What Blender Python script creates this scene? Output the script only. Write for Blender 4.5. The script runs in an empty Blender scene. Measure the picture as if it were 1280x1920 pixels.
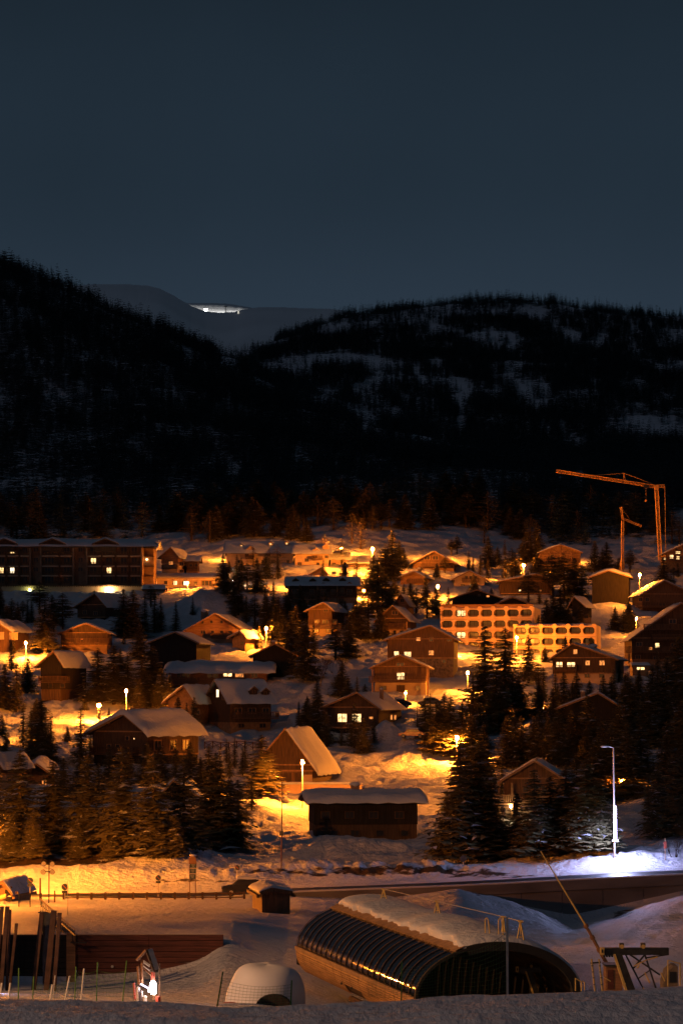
import bpy, math, random
import numpy as np
from mathutils import Vector, Matrix
random.seed(7); np.random.seed(7)
R = math.radians
S = bpy.context.scene
COL = S.collection
F, HY = 4861.0, 1300.0          # focal length in photo pixels, row of the horizon

# ------------------------------------------------------------------ camera, sky, moon, exposure
cd = bpy.data.cameras.new('camera'); cam = bpy.data.objects.new('camera', cd); COL.objects.link(cam)
cd.sensor_fit = 'VERTICAL'; cd.sensor_height = 24.0; cd.lens = 24.0 * F / 1920.0
cd.shift_y = (HY - 960.0) / 1920.0
cd.clip_start = 0.5; cd.clip_end = 20000
cam.location = (0, 0, 0); cam.rotation_euler = (R(90), 0, 0)
S.camera = cam

W = bpy.data.worlds.new('World'); S.world = W; W.use_nodes = True
nt = W.node_tree; nt.nodes.clear()
def N(t, typ, **kw):
    n = t.nodes.new(typ)
    for k, v in kw.items(): setattr(n, k, v)
    return n
out = N(nt, 'ShaderNodeOutputWorld'); bg = N(nt, 'ShaderNodeBackground'); tc = N(nt, 'ShaderNodeTexCoord')
sx = N(nt, 'ShaderNodeSeparateXYZ'); rp = N(nt, 'ShaderNodeValToRGB')
nt.links.new(tc.outputs['Generated'], sx.inputs[0]); nt.links.new(sx.outputs['Z'], rp.inputs[0])
cr = rp.color_ramp; cr.interpolation = 'EASE'
cr.elements[0].position = 0.0; cr.elements[0].color = (0.0265, 0.042, 0.064, 1)
cr.elements[1].position = 0.32; cr.elements[1].color = (0.0085, 0.0152, 0.0230, 1)
e = cr.elements.new(0.13); e.color = (0.0235, 0.0385, 0.0590, 1)
e = cr.elements.new(0.20); e.color = (0.0155, 0.0270, 0.0410, 1)
nz = N(nt, 'ShaderNodeTexNoise'); nz.inputs['Scale'].default_value = 14; nz.inputs['Detail'].default_value = 4
mp = N(nt, 'ShaderNodeMapRange'); mp.inputs['To Min'].default_value = 0.9; mp.inputs['To Max'].default_value = 1.1
mx = N(nt, 'ShaderNodeVectorMath', operation='SCALE')
nt.links.new(tc.outputs['Generated'], nz.inputs['Vector']); nt.links.new(nz.outputs['Fac'], mp.inputs['Value'])
nt.links.new(rp.outputs[0], mx.inputs[0]); nt.links.new(mp.outputs[0], mx.inputs['Scale'])
nt.links.new(mx.outputs[0], bg.inputs[0]); bg.inputs[1].default_value = 1.0
nt.links.new(bg.outputs[0], out.inputs[0])

md = bpy.data.lights.new('moon', 'SUN'); md.energy = 0.06; md.angle = R(1.0); md.color = (0.76, 0.76, 1.0)
moon = bpy.data.objects.new('moon', md); COL.objects.link(moon); moon.rotation_euler = (R(48), 0, R(-35))

def flood(name, loc, target, energy, color, size=0.6, spot=60, blend=0.5):
    l = bpy.data.lights.new(name, 'SPOT'); l.energy = energy; l.color = color; l.shadow_soft_size = size
    l.spot_size = R(spot); l.spot_blend = blend
    o = bpy.data.objects.new(name, l); COL.objects.link(o); o.location = loc
    o.rotation_euler = (Vector(target) - Vector(loc)).to_track_quat('-Z', 'Y').to_euler()
    return o
SODIUM = (1.0, 0.262, 0.020)
WARM = (1.0, 0.47, 0.16)

S.view_settings.view_transform = 'Standard'; S.view_settings.look = 'None'
S.view_settings.exposure = 0; S.view_settings.gamma = 1
S.cycles.use_denoising = True
S.cycles.max_bounces = 3; S.cycles.diffuse_bounces = 2; S.cycles.glossy_bounces = 2; S.cycles.transmission_bounces = 2
S.cycles.transparent_max_bounces = 4; S.cycles.caustics_reflective = False; S.cycles.caustics_refractive = False
S.cycles.sample_clamp_indirect = 1.0

# ------------------------------------------------------------------ materials
def mat(name, col, rough=0.8, var=0.25, scale=2.0, bump=0.0, bscale=None, metal=0.0, stretch=None, col2=None, spec=0.3, bdist=0.05):
    m = bpy.data.materials.new(name); m.use_nodes = True; t = m.node_tree
    b = t.nodes['Principled BSDF']; b.inputs['Roughness'].default_value = rough; b.inputs['Metallic'].default_value = metal
    b.inputs['Specular IOR Level'].default_value = spec
    tc = N(t, 'ShaderNodeTexCoord'); mpg = N(t, 'ShaderNodeMapping')
    t.links.new(tc.outputs['Object'], mpg.inputs[0])
    if stretch: mpg.inputs['Scale'].default_value = stretch
    n = N(t, 'ShaderNodeTexNoise'); n.inputs['Scale'].default_value = scale; n.inputs['Detail'].default_value = 5
    t.links.new(mpg.outputs[0], n.inputs['Vector'])
    r = N(t, 'ShaderNodeValToRGB'); t.links.new(n.outputs['Fac'], r.inputs[0])
    c2 = col2 or tuple(min(1, c * (1 + var)) for c in col)
    c1 = tuple(c * (1 - var) for c in col)
    r.color_ramp.elements[0].position = 0.3; r.color_ramp.elements[0].color = (*c1, 1)
    r.color_ramp.elements[1].position = 0.7; r.color_ramp.elements[1].color = (*c2, 1)
    t.links.new(r.outputs[0], b.inputs['Base Color'])
    if bump:
        n2 = N(t, 'ShaderNodeTexNoise'); n2.inputs['Scale'].default_value = bscale or scale * 3; n2.inputs['Detail'].default_value = 6
        t.links.new(mpg.outputs[0], n2.inputs['Vector'])
        bm = N(t, 'ShaderNodeBump'); bm.inputs['Strength'].default_value = bump; bm.inputs['Distance'].default_value = bdist
        t.links.new(n2.outputs['Fac'], bm.inputs['Height']); t.links.new(bm.outputs[0], b.inputs['Normal'])
    return m
M = {}
M['wood_dark'] = mat('dark_timber', (0.080, 0.046, 0.027), 0.75, 0.45, 1.2, 0.4, 6, stretch=(7, 7, 0.5))
M['wood_brown'] = mat('brown_timber', (0.14, 0.076, 0.040), 0.75, 0.4, 1.2, 0.4, 6, stretch=(7, 7, 0.5))
M['wood_red'] = mat('red_brown_timber', (0.25, 0.125, 0.062), 0.75, 0.35, 1.2, 0.4, 6, stretch=(0.6, 0.6, 7))
M['wood_pale'] = mat('pale_trim_timber', (0.30, 0.17, 0.085), 0.7, 0.3, 2, 0.2, 8)
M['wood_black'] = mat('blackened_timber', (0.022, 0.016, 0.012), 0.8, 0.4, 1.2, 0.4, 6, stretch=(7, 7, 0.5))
M['plank_wall'] = mat('red_stained_planks', (0.085, 0.026, 0.020), 0.65, 0.45, 1.5, 0.4, 7, stretch=(0.5, 0.5, 5))
M['plaster'] = mat('cream_plaster', (0.50, 0.36, 0.24), 0.9, 0.15, 0.8, 0.2, 5)
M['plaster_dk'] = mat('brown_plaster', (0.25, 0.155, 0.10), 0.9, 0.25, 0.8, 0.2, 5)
M['stone'] = mat('grey_stone', (0.16, 0.12, 0.09), 0.9, 0.5, 2.2, 0.7, 4)
M['concrete'] = mat('weathered_concrete', (0.15, 0.145, 0.145), 0.9, 0.35, 0.5, 0.3, 4, stretch=(0.4, 0.4, 1.4))
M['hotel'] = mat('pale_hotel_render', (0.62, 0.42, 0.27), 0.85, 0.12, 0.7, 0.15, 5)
M['asphalt'] = mat('wet_asphalt', (0.022, 0.024, 0.028), 0.45, 0.5, 0.6, 0.3, 9, stretch=(0.3, 2, 1))
M['metal'] = mat('galvanised_steel', (0.42, 0.40, 0.38), 0.5, 0.15, 3, metal=0.4)
M['pole'] = mat('painted_pole', (0.55, 0.50, 0.45), 0.6, 0.1, 3)
M['steel_dark'] = mat('dark_steel', (0.05, 0.05, 0.05), 0.5, 0.3, 3, metal=0.5)
M['steel_rust'] = mat('rusty_dark_steel', (0.07, 0.035, 0.022), 0.7, 0.5, 1.5, 0.3, 8)
M['steel_yellow'] = mat('yellow_steel', (0.60, 0.42, 0.14), 0.6, 0.2, 3)  # yellow light on the lift frame and rails is put into this colour
M['crane'] = mat('crane_paint', (0.75, 0.40, 0.10), 0.6, 0.15, 3)
M['green'] = mat('green_plastic', (0.10, 0.22, 0.05), 0.6, 0.2, 3)
M['netm'] = mat('green_net_cord', (0.06, 0.13, 0.05), 0.7, 0.2, 3)
M['red_paint'] = mat('faded_red_paint', (0.42, 0.09, 0.06), 0.6, 0.3, 3, 0.2, 8)
M['white_paint'] = mat('white_paint', (0.72, 0.70, 0.68), 0.6, 0.08, 2)
M['sign_blue'] = mat('dark_sign_panel', (0.03, 0.055, 0.07), 0.4, 0.2, 2)
M['bark'] = mat('tree_bark', (0.07, 0.045, 0.03), 0.9, 0.4, 4, 0.5, 12, stretch=(3, 3, 0.6))
M['tube_wood'] = mat('curved_slat_cladding', (0.42, 0.22, 0.085), 0.6, 0.35, 1.1, 0.35, 6, stretch=(0.4, 0.4, 9))
M['rubber'] = mat('black_rubber', (0.02, 0.02, 0.02), 0.8, 0.2, 3)
M['carpaint'] = mat('dark_car_paint', (0.02, 0.022, 0.028), 0.25, 0.2, 1, spec=0.6)
M['carred'] = mat('red_car_paint', (0.35, 0.05, 0.03), 0.3, 0.2, 1, spec=0.6)
M['carmat2'] = mat('grey_car_paint', (0.12, 0.12, 0.12), 0.3, 0.2, 1, spec=0.6)
M['metalroof'] = mat('dark_sheet_roof', (0.06, 0.05, 0.045), 0.55, 0.3, 1)
M['lettering'] = mat('dark_lettering', (0.03, 0.02, 0.02), 0.8, 0.1, 1)
M['lettering_l'] = mat('pale_lettering', (0.4, 0.42, 0.42), 0.8, 0.1, 1)

def foliage(name, col, var=0.5):
    m = mat(name, col, 0.7, var, 0.9, spec=0.2)
    return m
M['needle'] = foliage('spruce_needles', (0.135, 0.115, 0.055))
M['needle_b'] = foliage('larch_twigs', (0.24, 0.19, 0.09))
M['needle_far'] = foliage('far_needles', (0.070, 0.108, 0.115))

def snowmat(name, col=(0.60, 0.60, 0.65), bump=0.5, dist=0.25, sc=1.2, dirt=False, stretch=None):
    m = bpy.data.materials.new(name); m.use_nodes = True; t = m.node_tree
    b = t.nodes['Principled BSDF']; b.inputs['Roughness'].default_value = 0.62; b.inputs['Specular IOR Level'].default_value = 0.2
    tc = N(t, 'ShaderNodeTexCoord'); mpg = N(t, 'ShaderNodeMapping'); t.links.new(tc.outputs['Object'], mpg.inputs[0])
    if stretch: mpg.inputs['Scale'].default_value = stretch
    n = N(t, 'ShaderNodeTexNoise'); n.inputs['Scale'].default_value = sc; n.inputs['Detail'].default_value = 8; n.inputs['Roughness'].default_value = 0.6
    n2 = N(t, 'ShaderNodeTexNoise'); n2.inputs['Scale'].default_value = sc * 0.15; n2.inputs['Detail'].default_value = 5
    t.links.new(mpg.outputs[0], n.inputs['Vector']); t.links.new(mpg.outputs[0], n2.inputs['Vector'])
    bm = N(t, 'ShaderNodeBump'); bm.inputs['Strength'].default_value = bump; bm.inputs['Distance'].default_value = dist
    t.links.new(n.outputs['Fac'], bm.inputs['Height']); t.links.new(bm.outputs[0], b.inputs['Normal'])
    r = N(t, 'ShaderNodeValToRGB'); t.links.new(n2.outputs['Fac'], r.inputs[0])
    r.color_ramp.elements[0].position = 0.35; r.color_ramp.elements[0].color = (*[c * 0.86 for c in col], 1)
    r.color_ramp.elements[1].position = 0.65; r.color_ramp.elements[1].color = (*col, 1)
    last = r.outputs[0]
    if dirt:
        a = N(t, 'ShaderNodeAttribute'); a.attribute_name = 'dirt'
        n3 = N(t, 'ShaderNodeTexNoise'); n3.inputs['Scale'].default_value = 0.9; n3.inputs['Detail'].default_value = 7; n3.inputs['Roughness'].default_value = 0.65
        mp3 = N(t, 'ShaderNodeMapping'); mp3.inputs['Scale'].default_value = (0.45, 0.45, 1.6)
        t.links.new(tc.outputs['Object'], mp3.inputs[0]); t.links.new(mp3.outputs[0], n3.inputs['Vector'])
        ad = N(t, 'ShaderNodeMath', operation='ADD'); t.links.new(a.outputs['Fac'], ad.inputs[0]); t.links.new(n3.outputs['Fac'], ad.inputs[1])
        mr = N(t, 'ShaderNodeMapRange'); mr.inputs['From Min'].default_value = 0.94; mr.inputs['From Max'].default_value = 1.02
        t.links.new(ad.outputs[0], mr.inputs['Value'])
        mix = N(t, 'ShaderNodeMix', data_type='RGBA'); t.links.new(mr.outputs[0], mix.inputs[0])
        t.links.new(last, mix.inputs[6]); mix.inputs[7].default_value = (0.055, 0.035, 0.02, 1); last = mix.outputs[2]
    t.links.new(last, b.inputs['Base Color'])
    return m
M['snow'] = snowmat('snow_ground', dirt=True, bump=1.0, dist=0.45, sc=1.5)
M['snow_piste'] = snowmat('groomed_piste_snow', bump=1.0, dist=0.22, sc=2.4, stretch=(1, 0.35, 1))
M['snow_roof'] = snowmat('snow_on_roofs', col=(.60, .61, .66), bump=0.9, dist=0.22, sc=1.7)
M['snow_dome'] = snowmat('smooth_drifted_snow', col=(.66, .66, .70), bump=0.3, dist=0.08, sc=1.2)
M['snow_far'] = snowmat('far_mountain_snow', col=(.88, .89, .92), bump=0.4, dist=4, sc=0.02)

def lit(name, col, strength, curtain=True):
    m = bpy.data.materials.new(name); m.use_nodes = True; t = m.node_tree
    b = t.nodes['Principled BSDF']; b.inputs['Base Color'].default_value = (0.1, 0.07, 0.04, 1); b.inputs['Roughness'].default_value = 0.3
    tc = N(t, 'ShaderNodeTexCoord'); mpg = N(t, 'ShaderNodeMapping'); t.links.new(tc.outputs['Object'], mpg.inputs[0])
    oi = N(t, 'ShaderNodeObjectInfo'); t.links.new(oi.outputs['Random'], mpg.inputs['Location'])
    n = N(t, 'ShaderNodeTexNoise'); n.inputs['Scale'].default_value = 3.2; n.inputs['Detail'].default_value = 3
    mpg.inputs['Scale'].default_value = (1.6, 1, 0.7)
    ml = N(t, 'ShaderNodeVectorMath', operation='SCALE'); ml.inputs['Scale'].default_value = 17
    cx = N(t, 'ShaderNodeCombineXYZ'); t.links.new(oi.outputs['Random'], cx.inputs[0]); t.links.new(oi.outputs['Random'], cx.inputs[2])
    t.links.new(cx.outputs[0], ml.inputs[0]); t.links.new(ml.outputs[0], mpg.inputs['Location'])
    t.links.new(mpg.outputs[0], n.inputs['Vector'])
    mr = N(t, 'ShaderNodeMapRange'); mr.inputs['From Min'].default_value = 0.35; mr.inputs['From Max'].default_value = 0.6
    mr.inputs['To Min'].default_value = 0.22 if curtain else 0.8; mr.inputs['To Max'].default_value = 1.15
    t.links.new(n.outputs['Fac'], mr.inputs['Value'])
    mu = N(t, 'ShaderNodeMath', operation='MULTIPLY'); mu.inputs[1].default_value = strength; t.links.new(mr.outputs[0], mu.inputs[0])
    b.inputs['Emission Color'].default_value = (*col, 1); t.links.new(mu.outputs[0], b.inputs['Emission Strength'])
    return m
M['lit'] = lit('lit_window_warm', (1.0, 0.62, 0.24), 2.6)
M['lit_o'] = lit('lit_window_orange', (1.0, 0.32, 0.07), 1.3)
M['lit_w'] = lit('lit_window_pale', (1.0, 0.80, 0.50), 2.4, False)
gl = mat('dark_window_glass', (0.015, 0.016, 0.02), 0.3, 0.1, 1, spec=0.6); M['glass'] = gl
gs = mat('smoked_polycarbonate', (0.006, 0.009, 0.014), 0.07, 0.35, 0.7, 0.0, 2, spec=0.22); M['smoked'] = gs

def emis(name, col, strength):
    m = bpy.data.materials.new(name); m.use_nodes = True; t = m.node_tree; t.nodes.clear()
    o = N(t, 'ShaderNodeOutputMaterial'); e = N(t, 'ShaderNodeEmission')
    e.inputs[0].default_value = (*col, 1); e.inputs[1].default_value = strength; t.links.new(e.outputs[0], o.inputs[0])
    return m

# ------------------------------------------------------------------ helpers
class MB:
    def __init__(s): s.v = []; s.f = []
    def add(s, vs, fs):
        o = len(s.v); s.v += [tuple(v) for v in vs]; s.f += [tuple(i + o for i in f) for f in fs]; return s
    def box(s, x0, x1, y0, y1, z0, z1):
        return s.add([(x0, y0, z0), (x1, y0, z0), (x1, y1, z0), (x0, y1, z0), (x0, y0, z1), (x1, y0, z1), (x1, y1, z1), (x0, y1, z1)],
                     [(0, 3, 2, 1), (4, 5, 6, 7), (0, 1, 5, 4), (1, 2, 6, 5), (2, 3, 7, 6), (3, 0, 4, 7)])
    def bar(s, a, b, r, n=4, r2=None):
        a, b = Vector(a), Vector(b); d = (b - a)
        if d.length < 1e-6: return s
        d.normalize(); u = d.orthogonal().normalized(); w = d.cross(u); r2 = r if r2 is None else r2
        vs = []
        for p, q in ((a, r), (b, r2)):
            for i in range(n):
                t = 2 * math.pi * (i + .5) / n; vs.append(p + (u * math.cos(t) + w * math.sin(t)) * q)
        fs = [(i, (i + 1) % n, n + (i + 1) % n, n + i) for i in range(n)] + [tuple(range(n))[::-1], tuple(range(n, 2 * n))]
        return s.add(vs, fs)
    def path(s, pts, r, n=4):
        for a, b in zip(pts[:-1], pts[1:]): s.bar(a, b, r, n)
        return s
    def prism(s, poly, y0, y1, fn=None):      # poly in (x,z), extruded along y
        n = len(poly); vs = [(p[0], y0, p[1]) for p in poly] + [(p[0], y1, p[1]) for p in poly]
        if fn: vs = [fn(*v) for v in vs]
        return s.add(vs, [tuple(range(n)), tuple(range(n, 2 * n))[::-1]] + [(i, i + n, (i + 1) % n + n, (i + 1) % n) for i in range(n)])
    def grid(s, pts, nu, nv):                  # pts row-major nu*nv
        return s.add(pts, [(j * nu + i, j * nu + i + 1, (j + 1) * nu + i + 1, (j + 1) * nu + i) for j in range(nv - 1) for i in range(nu - 1)])
    def ball(s, c, r, nu=10, nv=6, sq=(1, 1, 1)):
        vs = []
        for j in range(nv + 1):
            p = math.pi * j / nv
            for i in range(nu):
                t = 2 * math.pi * i / nu
                vs.append((c[0] + r * sq[0] * math.sin(p) * math.cos(t), c[1] + r * sq[1] * math.sin(p) * math.sin(t), c[2] + r * sq[2] * math.cos(p)))
        return s.add(vs, [(j * nu + i, j * nu + (i + 1) % nu, (j + 1) * nu + (i + 1) % nu, (j + 1) * nu + i)[::-1] for j in range(nv) for i in range(nu)])
    def mesh(s, name, m, smooth=False):
        me = bpy.data.meshes.new(name); me.from_pydata(s.v, [], s.f)
        for x in (m if isinstance(m, (list, tuple)) else [m]): me.materials.append(M[x] if isinstance(x, str) else x)
        if smooth: me.shade_smooth()
        return me
    def build(s, name, m, parent=None, smooth=False, loc=None):
        return link(name, s.mesh(name, m, smooth), parent, loc)
def link(name, me, parent=None, loc=None, rz=0, sc=None):
    o = bpy.data.objects.new(name, me); COL.objects.link(o)
    if parent: o.parent = parent
    if loc is not None: o.location = loc
    if rz: o.rotation_euler = (0, 0, rz)
    if sc: o.scale = sc
    return o
def empty(name, loc=(0, 0, 0), rz=0): return link(name, None, None, loc, rz)
def tag(o, label=None, cat=None, group=None, kind=None):
    if label: o['label'] = label
    if cat: o['category'] = cat
    if group: o['group'] = group
    if kind: o['kind'] = kind
    return o
def P(px, row, Y): return Vector(((px - 640) / F * Y, Y, (HY - row) / F * Y))

# value noise (numpy)
_tab = np.random.rand(256, 256)
def vnoise(x, y):
    xi = np.floor(x).astype(int); yi = np.floor(y).astype(int); fx = x - xi; fy = y - yi
    fx = fx * fx * (3 - 2 * fx); fy = fy * fy * (3 - 2 * fy)
    g = lambda a, b: _tab[a & 255, b & 255]
    return (g(xi, yi) * (1 - fx) + g(xi + 1, yi) * fx) * (1 - fy) + (g(xi, yi + 1) * (1 - fx) + g(xi + 1, yi + 1) * fx) * fy
def fbm(x, y, o=4):
    s = 0; a = 1; t = 0
    for i in range(o): s = s + a * vnoise(x * 2 ** i + 17 * i, y * 2 ** i + 31 * i); t += a; a *= 0.5
    return s / t

# ------------------------------------------------------------------ terrain
C = np.array([-600, 0, 140, 300, 370, 420, 480, 560, 700, 860, 960, 1070, 1180, 1280, 1900], float)
def L(*a): return list(a)
crest = np.array([1868, 1868, 1870, 1876, 1882, 1886, 1887, 1885, 1880, 1864, 1860, 1857, 1855, 1850, 1845], float)
TB = {
 20: [2250] * 15, 45: [1965] * 15, 52: list(crest + 28), 58: list(crest), 64: list(crest + 7), 80: list(crest + 17),
 105: L(1885,1885,1887,1888,1890,1894,1894,1900,1915,1920,1900,1885,1880,1878,1878),
 130: L(1872,1872,1874,1878,1880,1880,1880,1890,1925,1930,1900,1873,1868,1864,1864),
 150: L(1857,1857,1858,1858,1852,1840,1838,1850,1895,1895,1875,1850,1845,1840,1840),
 164: L(1843,1843,1842,1830,1812,1775,1795,1806,1845,1850,1830,1815,1812,1810,1810),
 166: L(1753,1753,1753,1753,1753,1754,1785,1797,1840,1845,1822,1808,1805,1803,1803),
 180: L(1728,1728,1728,1728,1728,1728,1742,1758,1790,1810,1795,1785,1778,1775,1775),
 195: L(1704,1704,1704,1704,1704,1704,1706,1712,1730,1740,1760,1762,1745,1735,1730),
 212: L(1690,1690,1690,1690,1690,1690,1688,1686,1692,1666,1695,1735,1710,1680,1675),
 221: L(1685,1685,1685,1685,1685,1685,1682,1682,1690,1668,1705,1735,1705,1678,1672),
 223: L(1683,1683,1683,1683,1683,1682,1677,1673,1668,1662,1657,1651,1646,1641,1620),
 231: L(1676,1676,1676,1675,1673,1671,1668,1664,1659,1652,1647,1640,1634,1630,1612),
 236: L(1664,1664,1664,1662,1655,1650,1648,1650,1650,1646,1638,1628,1615,1612,1600),
 245: L(1610,1610,1608,1604,1604,1625,1632,1634,1633,1622,1612,1604,1596,1588,1575),
 262: L(1580,1580,1580,1580,1585,1600,1608,1614,1614,1606,1600,1595,1588,1580,1570),
 290: L(1540,1540,1540,1540,1548,1565,1578,1582,1582,1575,1570,1565,1560,1555,1545),
 330: L(1490,1490,1490,1490,1492,1500,1505,1520,1525,1515,1510,1505,1500,1500,1490),
 370: L(1432,1432,1432,1432,1440,1452,1462,1468,1464,1450,1440,1440,1440,1440,1430),
 410: L(1388,1388,1388,1388,1392,1395,1398,1398,1396,1388,1388,1390,1390,1390,1385),
 450: L(1332,1335,1338,1340,1340,1335,1328,1320,1315,1315,1325,1330,1330,1330,1330),
 500: L(1262,1265,1265,1266,1266,1266,1266,1262,1262,1262,1265,1270,1270,1270,1270),
 540: L(1212,1214,1215,1216,1218,1218,1216,1214,1212,1218,1225,1228,1225,1222,1220),
 600: L(1148,1150,1152,1152,1154,1156,1158,1160,1160,1162,1166,1170,1168,1162,1160),
 640: L(1110,1111,1112,1112,1112,1112,1115,1118,1118,1120,1125,1130,1130,1125,1120),
 700: L(1078,1080,1080,1078,1076,1074,1072,1070,1068,1075,1085,1085,1082,1075,1070),
 760: L(1042,1042,1042,1042,1040,1036,1030,1022,1018,1030,1042,1044,1040,1035,1030),
 800: L(1012,1012,1012,1010,1005,1000,995,990,985,995,1010,1018,1012,1008,1005),
 900: L(930,935,938,940,940,940,936,930,925,928,935,940,940,940,940),
 1100: L(700,750,765,790,800,808,818,830,850,870,880,885,885,885,885),
 1400: L(420,500,560,628,662,688,712,745,795,828,838,842,845,850,850),
 1550: L(520,600,620,650,665,680,700,720,745,770,775,780,782,785,790),
 1900: L(560,600,630,660,672,680,678,660,660,660,662,668,672,680,700),
 2200: L(580,600,620,660,676,668,650,622,582,566,566,574,584,598,650),
 2500: L(640,640,660,680,690,690,680,660,640,620,620,630,640,650,700),
}
Yk = np.array(sorted(TB)); Tz = np.array([[(HY - r) / F * y for r in TB[y]] for y in Yk])
pxs = np.concatenate([np.arange(-600, -40, 16), np.arange(-40, 1320, 3.6), np.arange(1320, 1901, 16)])
Ys = np.concatenate([np.arange(20, 44, 0.5), np.arange(44, 58, 0.16), np.arange(58, 164, 1.0), [164.0, 164.9, 165.1, 166.0], np.arange(167, 221, 0.8), [221.0, 221.9, 222.1, 223.0],
                     np.arange(223.6, 300, 0.6), np.arange(300, 560, 0.9), np.arange(560, 820, 1.6), np.arange(820, 1000, 6), np.arange(1000, 2501, 12)])
# interpolate the table along px, then along Y
A = np.array([np.interp(pxs, C, row) for row in Tz])
k = np.ones(9) / 9
A = np.array([np.convolve(np.pad(a, 4, mode='edge'), k, 'valid') for a in A])
Z = np.array([np.interp(Ys, Yk, A[:, i]) for i in range(len(pxs))]).T
PX, YY = np.meshgrid(pxs, Ys); XX = (PX - 640) / F * YY
def band(a, b, s): return np.clip((YY - a) / s, 0, 1) * np.clip((b - YY) / s, 0, 1)
def gauss(px, row, sx, sy, ROW): return np.exp(-((PX - px) / sx) ** 2 - ((ROW - row) / sy) ** 2)
ROW0 = HY - Z * F / YY
vill = band(236, 860, 10)
Z = Z + vill * ((fbm(XX / 14, YY / 14, 4) - 0.5) * 1.6 + (fbm(XX / 3.2 + 9, YY / 3.6, 4) - 0.5) * 1.5 + (fbm(XX / 1.1 + 5, YY / 1.3, 3) - 0.5) * 0.22)
Z = Z + band(860, 2600, 60) * (fbm(XX / 60, YY / 60, 4) - 0.5) * 14 * np.clip(YY / 1500, .3, 1)
Z = Z + band(50, 216, 6) * ((fbm(XX / 9, YY / 9, 3) - 0.5) * 0.35) + band(168, 220, 6) * ((fbm(XX / 5, YY / 3, 4) - .5) * .30) + np.clip((PX - 780) / 80, 0, 1) * band(185, 221.5, 5) * ((fbm(XX / 4.5, YY / 5, 4) - .5) * 1.1) + np.clip((60 - YY) / 5, 0, 1) * (fbm(XX / 2.5, YY / 5, 4) - .5) * 0.10
Z = Z + np.clip((59 - YY) / 2, 0, 1) * (.045 * np.sin(6.283 * (YY * 1.05 + XX * .22 + 2.6 * fbm(XX / 6, YY / 6, 3))) * vnoise(XX / 4, YY / 2) + (fbm(XX / .5, YY / .35, 3) - .5) * .09)
# crisp chatter along the crest of the groomed piste
Z = Z + np.clip(1 - np.abs(YY - 57) / 5, 0, 1) * (fbm(XX / 0.5, YY / 0.8, 3) - .5) * 0.07
# ploughed rubble: banks beside the road and below the dark house
rub = gauss(680, 1598, 130, 12, ROW0) * band(262, 292, 6) + gauss(690, 1638, 260, 8, ROW0) * band(233, 262, 4)
rub = rub + gauss(1120, 1615, 140, 16, ROW0) * band(233, 262, 4) * .8 + gauss(170, 1640, 260, 14, ROW0) * band(233, 262, 4) * .5
rub = rub + gauss(640, 1195, 80, 10, ROW0) * band(520, 600, 8) * 1.5 + gauss(780, 1400, 110, 14, ROW0) * band(385, 440, 8)
Z = Z + np.clip(rub, 0, 1.5) * (fbm(XX / 0.8, YY / 1.1, 3) * 1.1 + (fbm(XX / 2.6, YY / 2.6, 2)) * 0.8)
def mound(px, row, h, r):
    global Z
    i = np.abs(pxs - px).argmin(); rows = HY - Z[:, i] * F / Ys
    j = np.where((Ys > 236) & (rows <= row))[0][0]; x, y = XX[j, i], YY[j, i]
    d = np.sqrt((XX - x) ** 2 + ((YY - y) / 1.2) ** 2); Z = Z + h * np.clip(1 - (d / r), 0, 1) ** 0.8 * (0.85 + 0.3 * vnoise(XX, YY))
for a in [(418, 1148, 6.0, 11), (588, 1300, 1.6, 3.2), (724, 1380, 2.6, 3.4), (640, 1205, 1.5, 5), (760, 1195, 1.4, 5), (870, 1190, 1.5, 5),
          (1010, 1470, 1.5, 4), (60, 1160, 1.5, 8), (330, 1150, 2, 9), (1210, 1490, 1.8, 4), (620, 1590, .6, 5), (820, 1190, 1.5, 6)]:
    mound(*a)
# flatten the road bed
ctrl = np.clip((YY - 222.5) / .5, 0, 1) * np.clip((233 - YY) / 3, 0, 1)
dirt = gauss(70, 1618, 210, 13, ROW0) * band(234, 264, 3) * 0.72 + gauss(330, 1654, 300, 5, ROW0) * .48 * band(224, 240, 3)
dirt = dirt + gauss(760, 1643, 620, 6, ROW0) * band(229, 245, 2) * .56 + gauss(1180, 1612, 260, 9, ROW0) * .12
dirt = dirt + gauss(1170, 1712, 90, 14, ROW0) * .5 + gauss(880, 1676, 80, 8, ROW0) * .5 + gauss(1000, 1700, 60, 14, ROW0) * .45
dirt = dirt + gauss(250, 1600, 330, 14, ROW0) * band(243, 275, 3) * .45
dirt = dirt + gauss(640, 1390, 60, 8, ROW0) * .5 * band(380, 440, 4)
nv, nu = Z.shape
def make_grid(name, X, Y_, Z_, m, attr=None):
    nv, nu = Z_.shape; me = bpy.data.meshes.new(name)
    idx = np.arange(nu * nv).reshape(nv, nu)
    q = np.stack([idx[:-1, :-1], idx[:-1, 1:], idx[1:, 1:], idx[1:, :-1]], -1).reshape(-1, 4)
    me.vertices.add(nu * nv); me.vertices.foreach_set('co', np.stack([X, Y_, Z_], -1).ravel())
    me.loops.add(q.size); me.loops.foreach_set('vertex_index', q.ravel())
    me.polygons.add(len(q)); me.polygons.foreach_set('loop_start', np.arange(len(q)) * 4)
    me.update(calc_edges=True); me.validate(); me.shade_smooth()
    if attr is not None:
        a = me.attributes.new('dirt', 'FLOAT', 'POINT'); a.data.foreach_set('value', attr.ravel().astype(np.float32))
    me.materials.append(M[m]); return link(name, me)
jp = int(np.searchsorted(Ys, 66))
g1 = make_grid('ground', XX[jp:], YY[jp:], Z[jp:], 'snow', dirt[jp:]); tag(g1, kind='structure')
g2 = make_grid('piste', XX[:jp + 1], YY[:jp + 1], Z[:jp + 1], 'snow_piste'); tag(g2, kind='structure')
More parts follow.
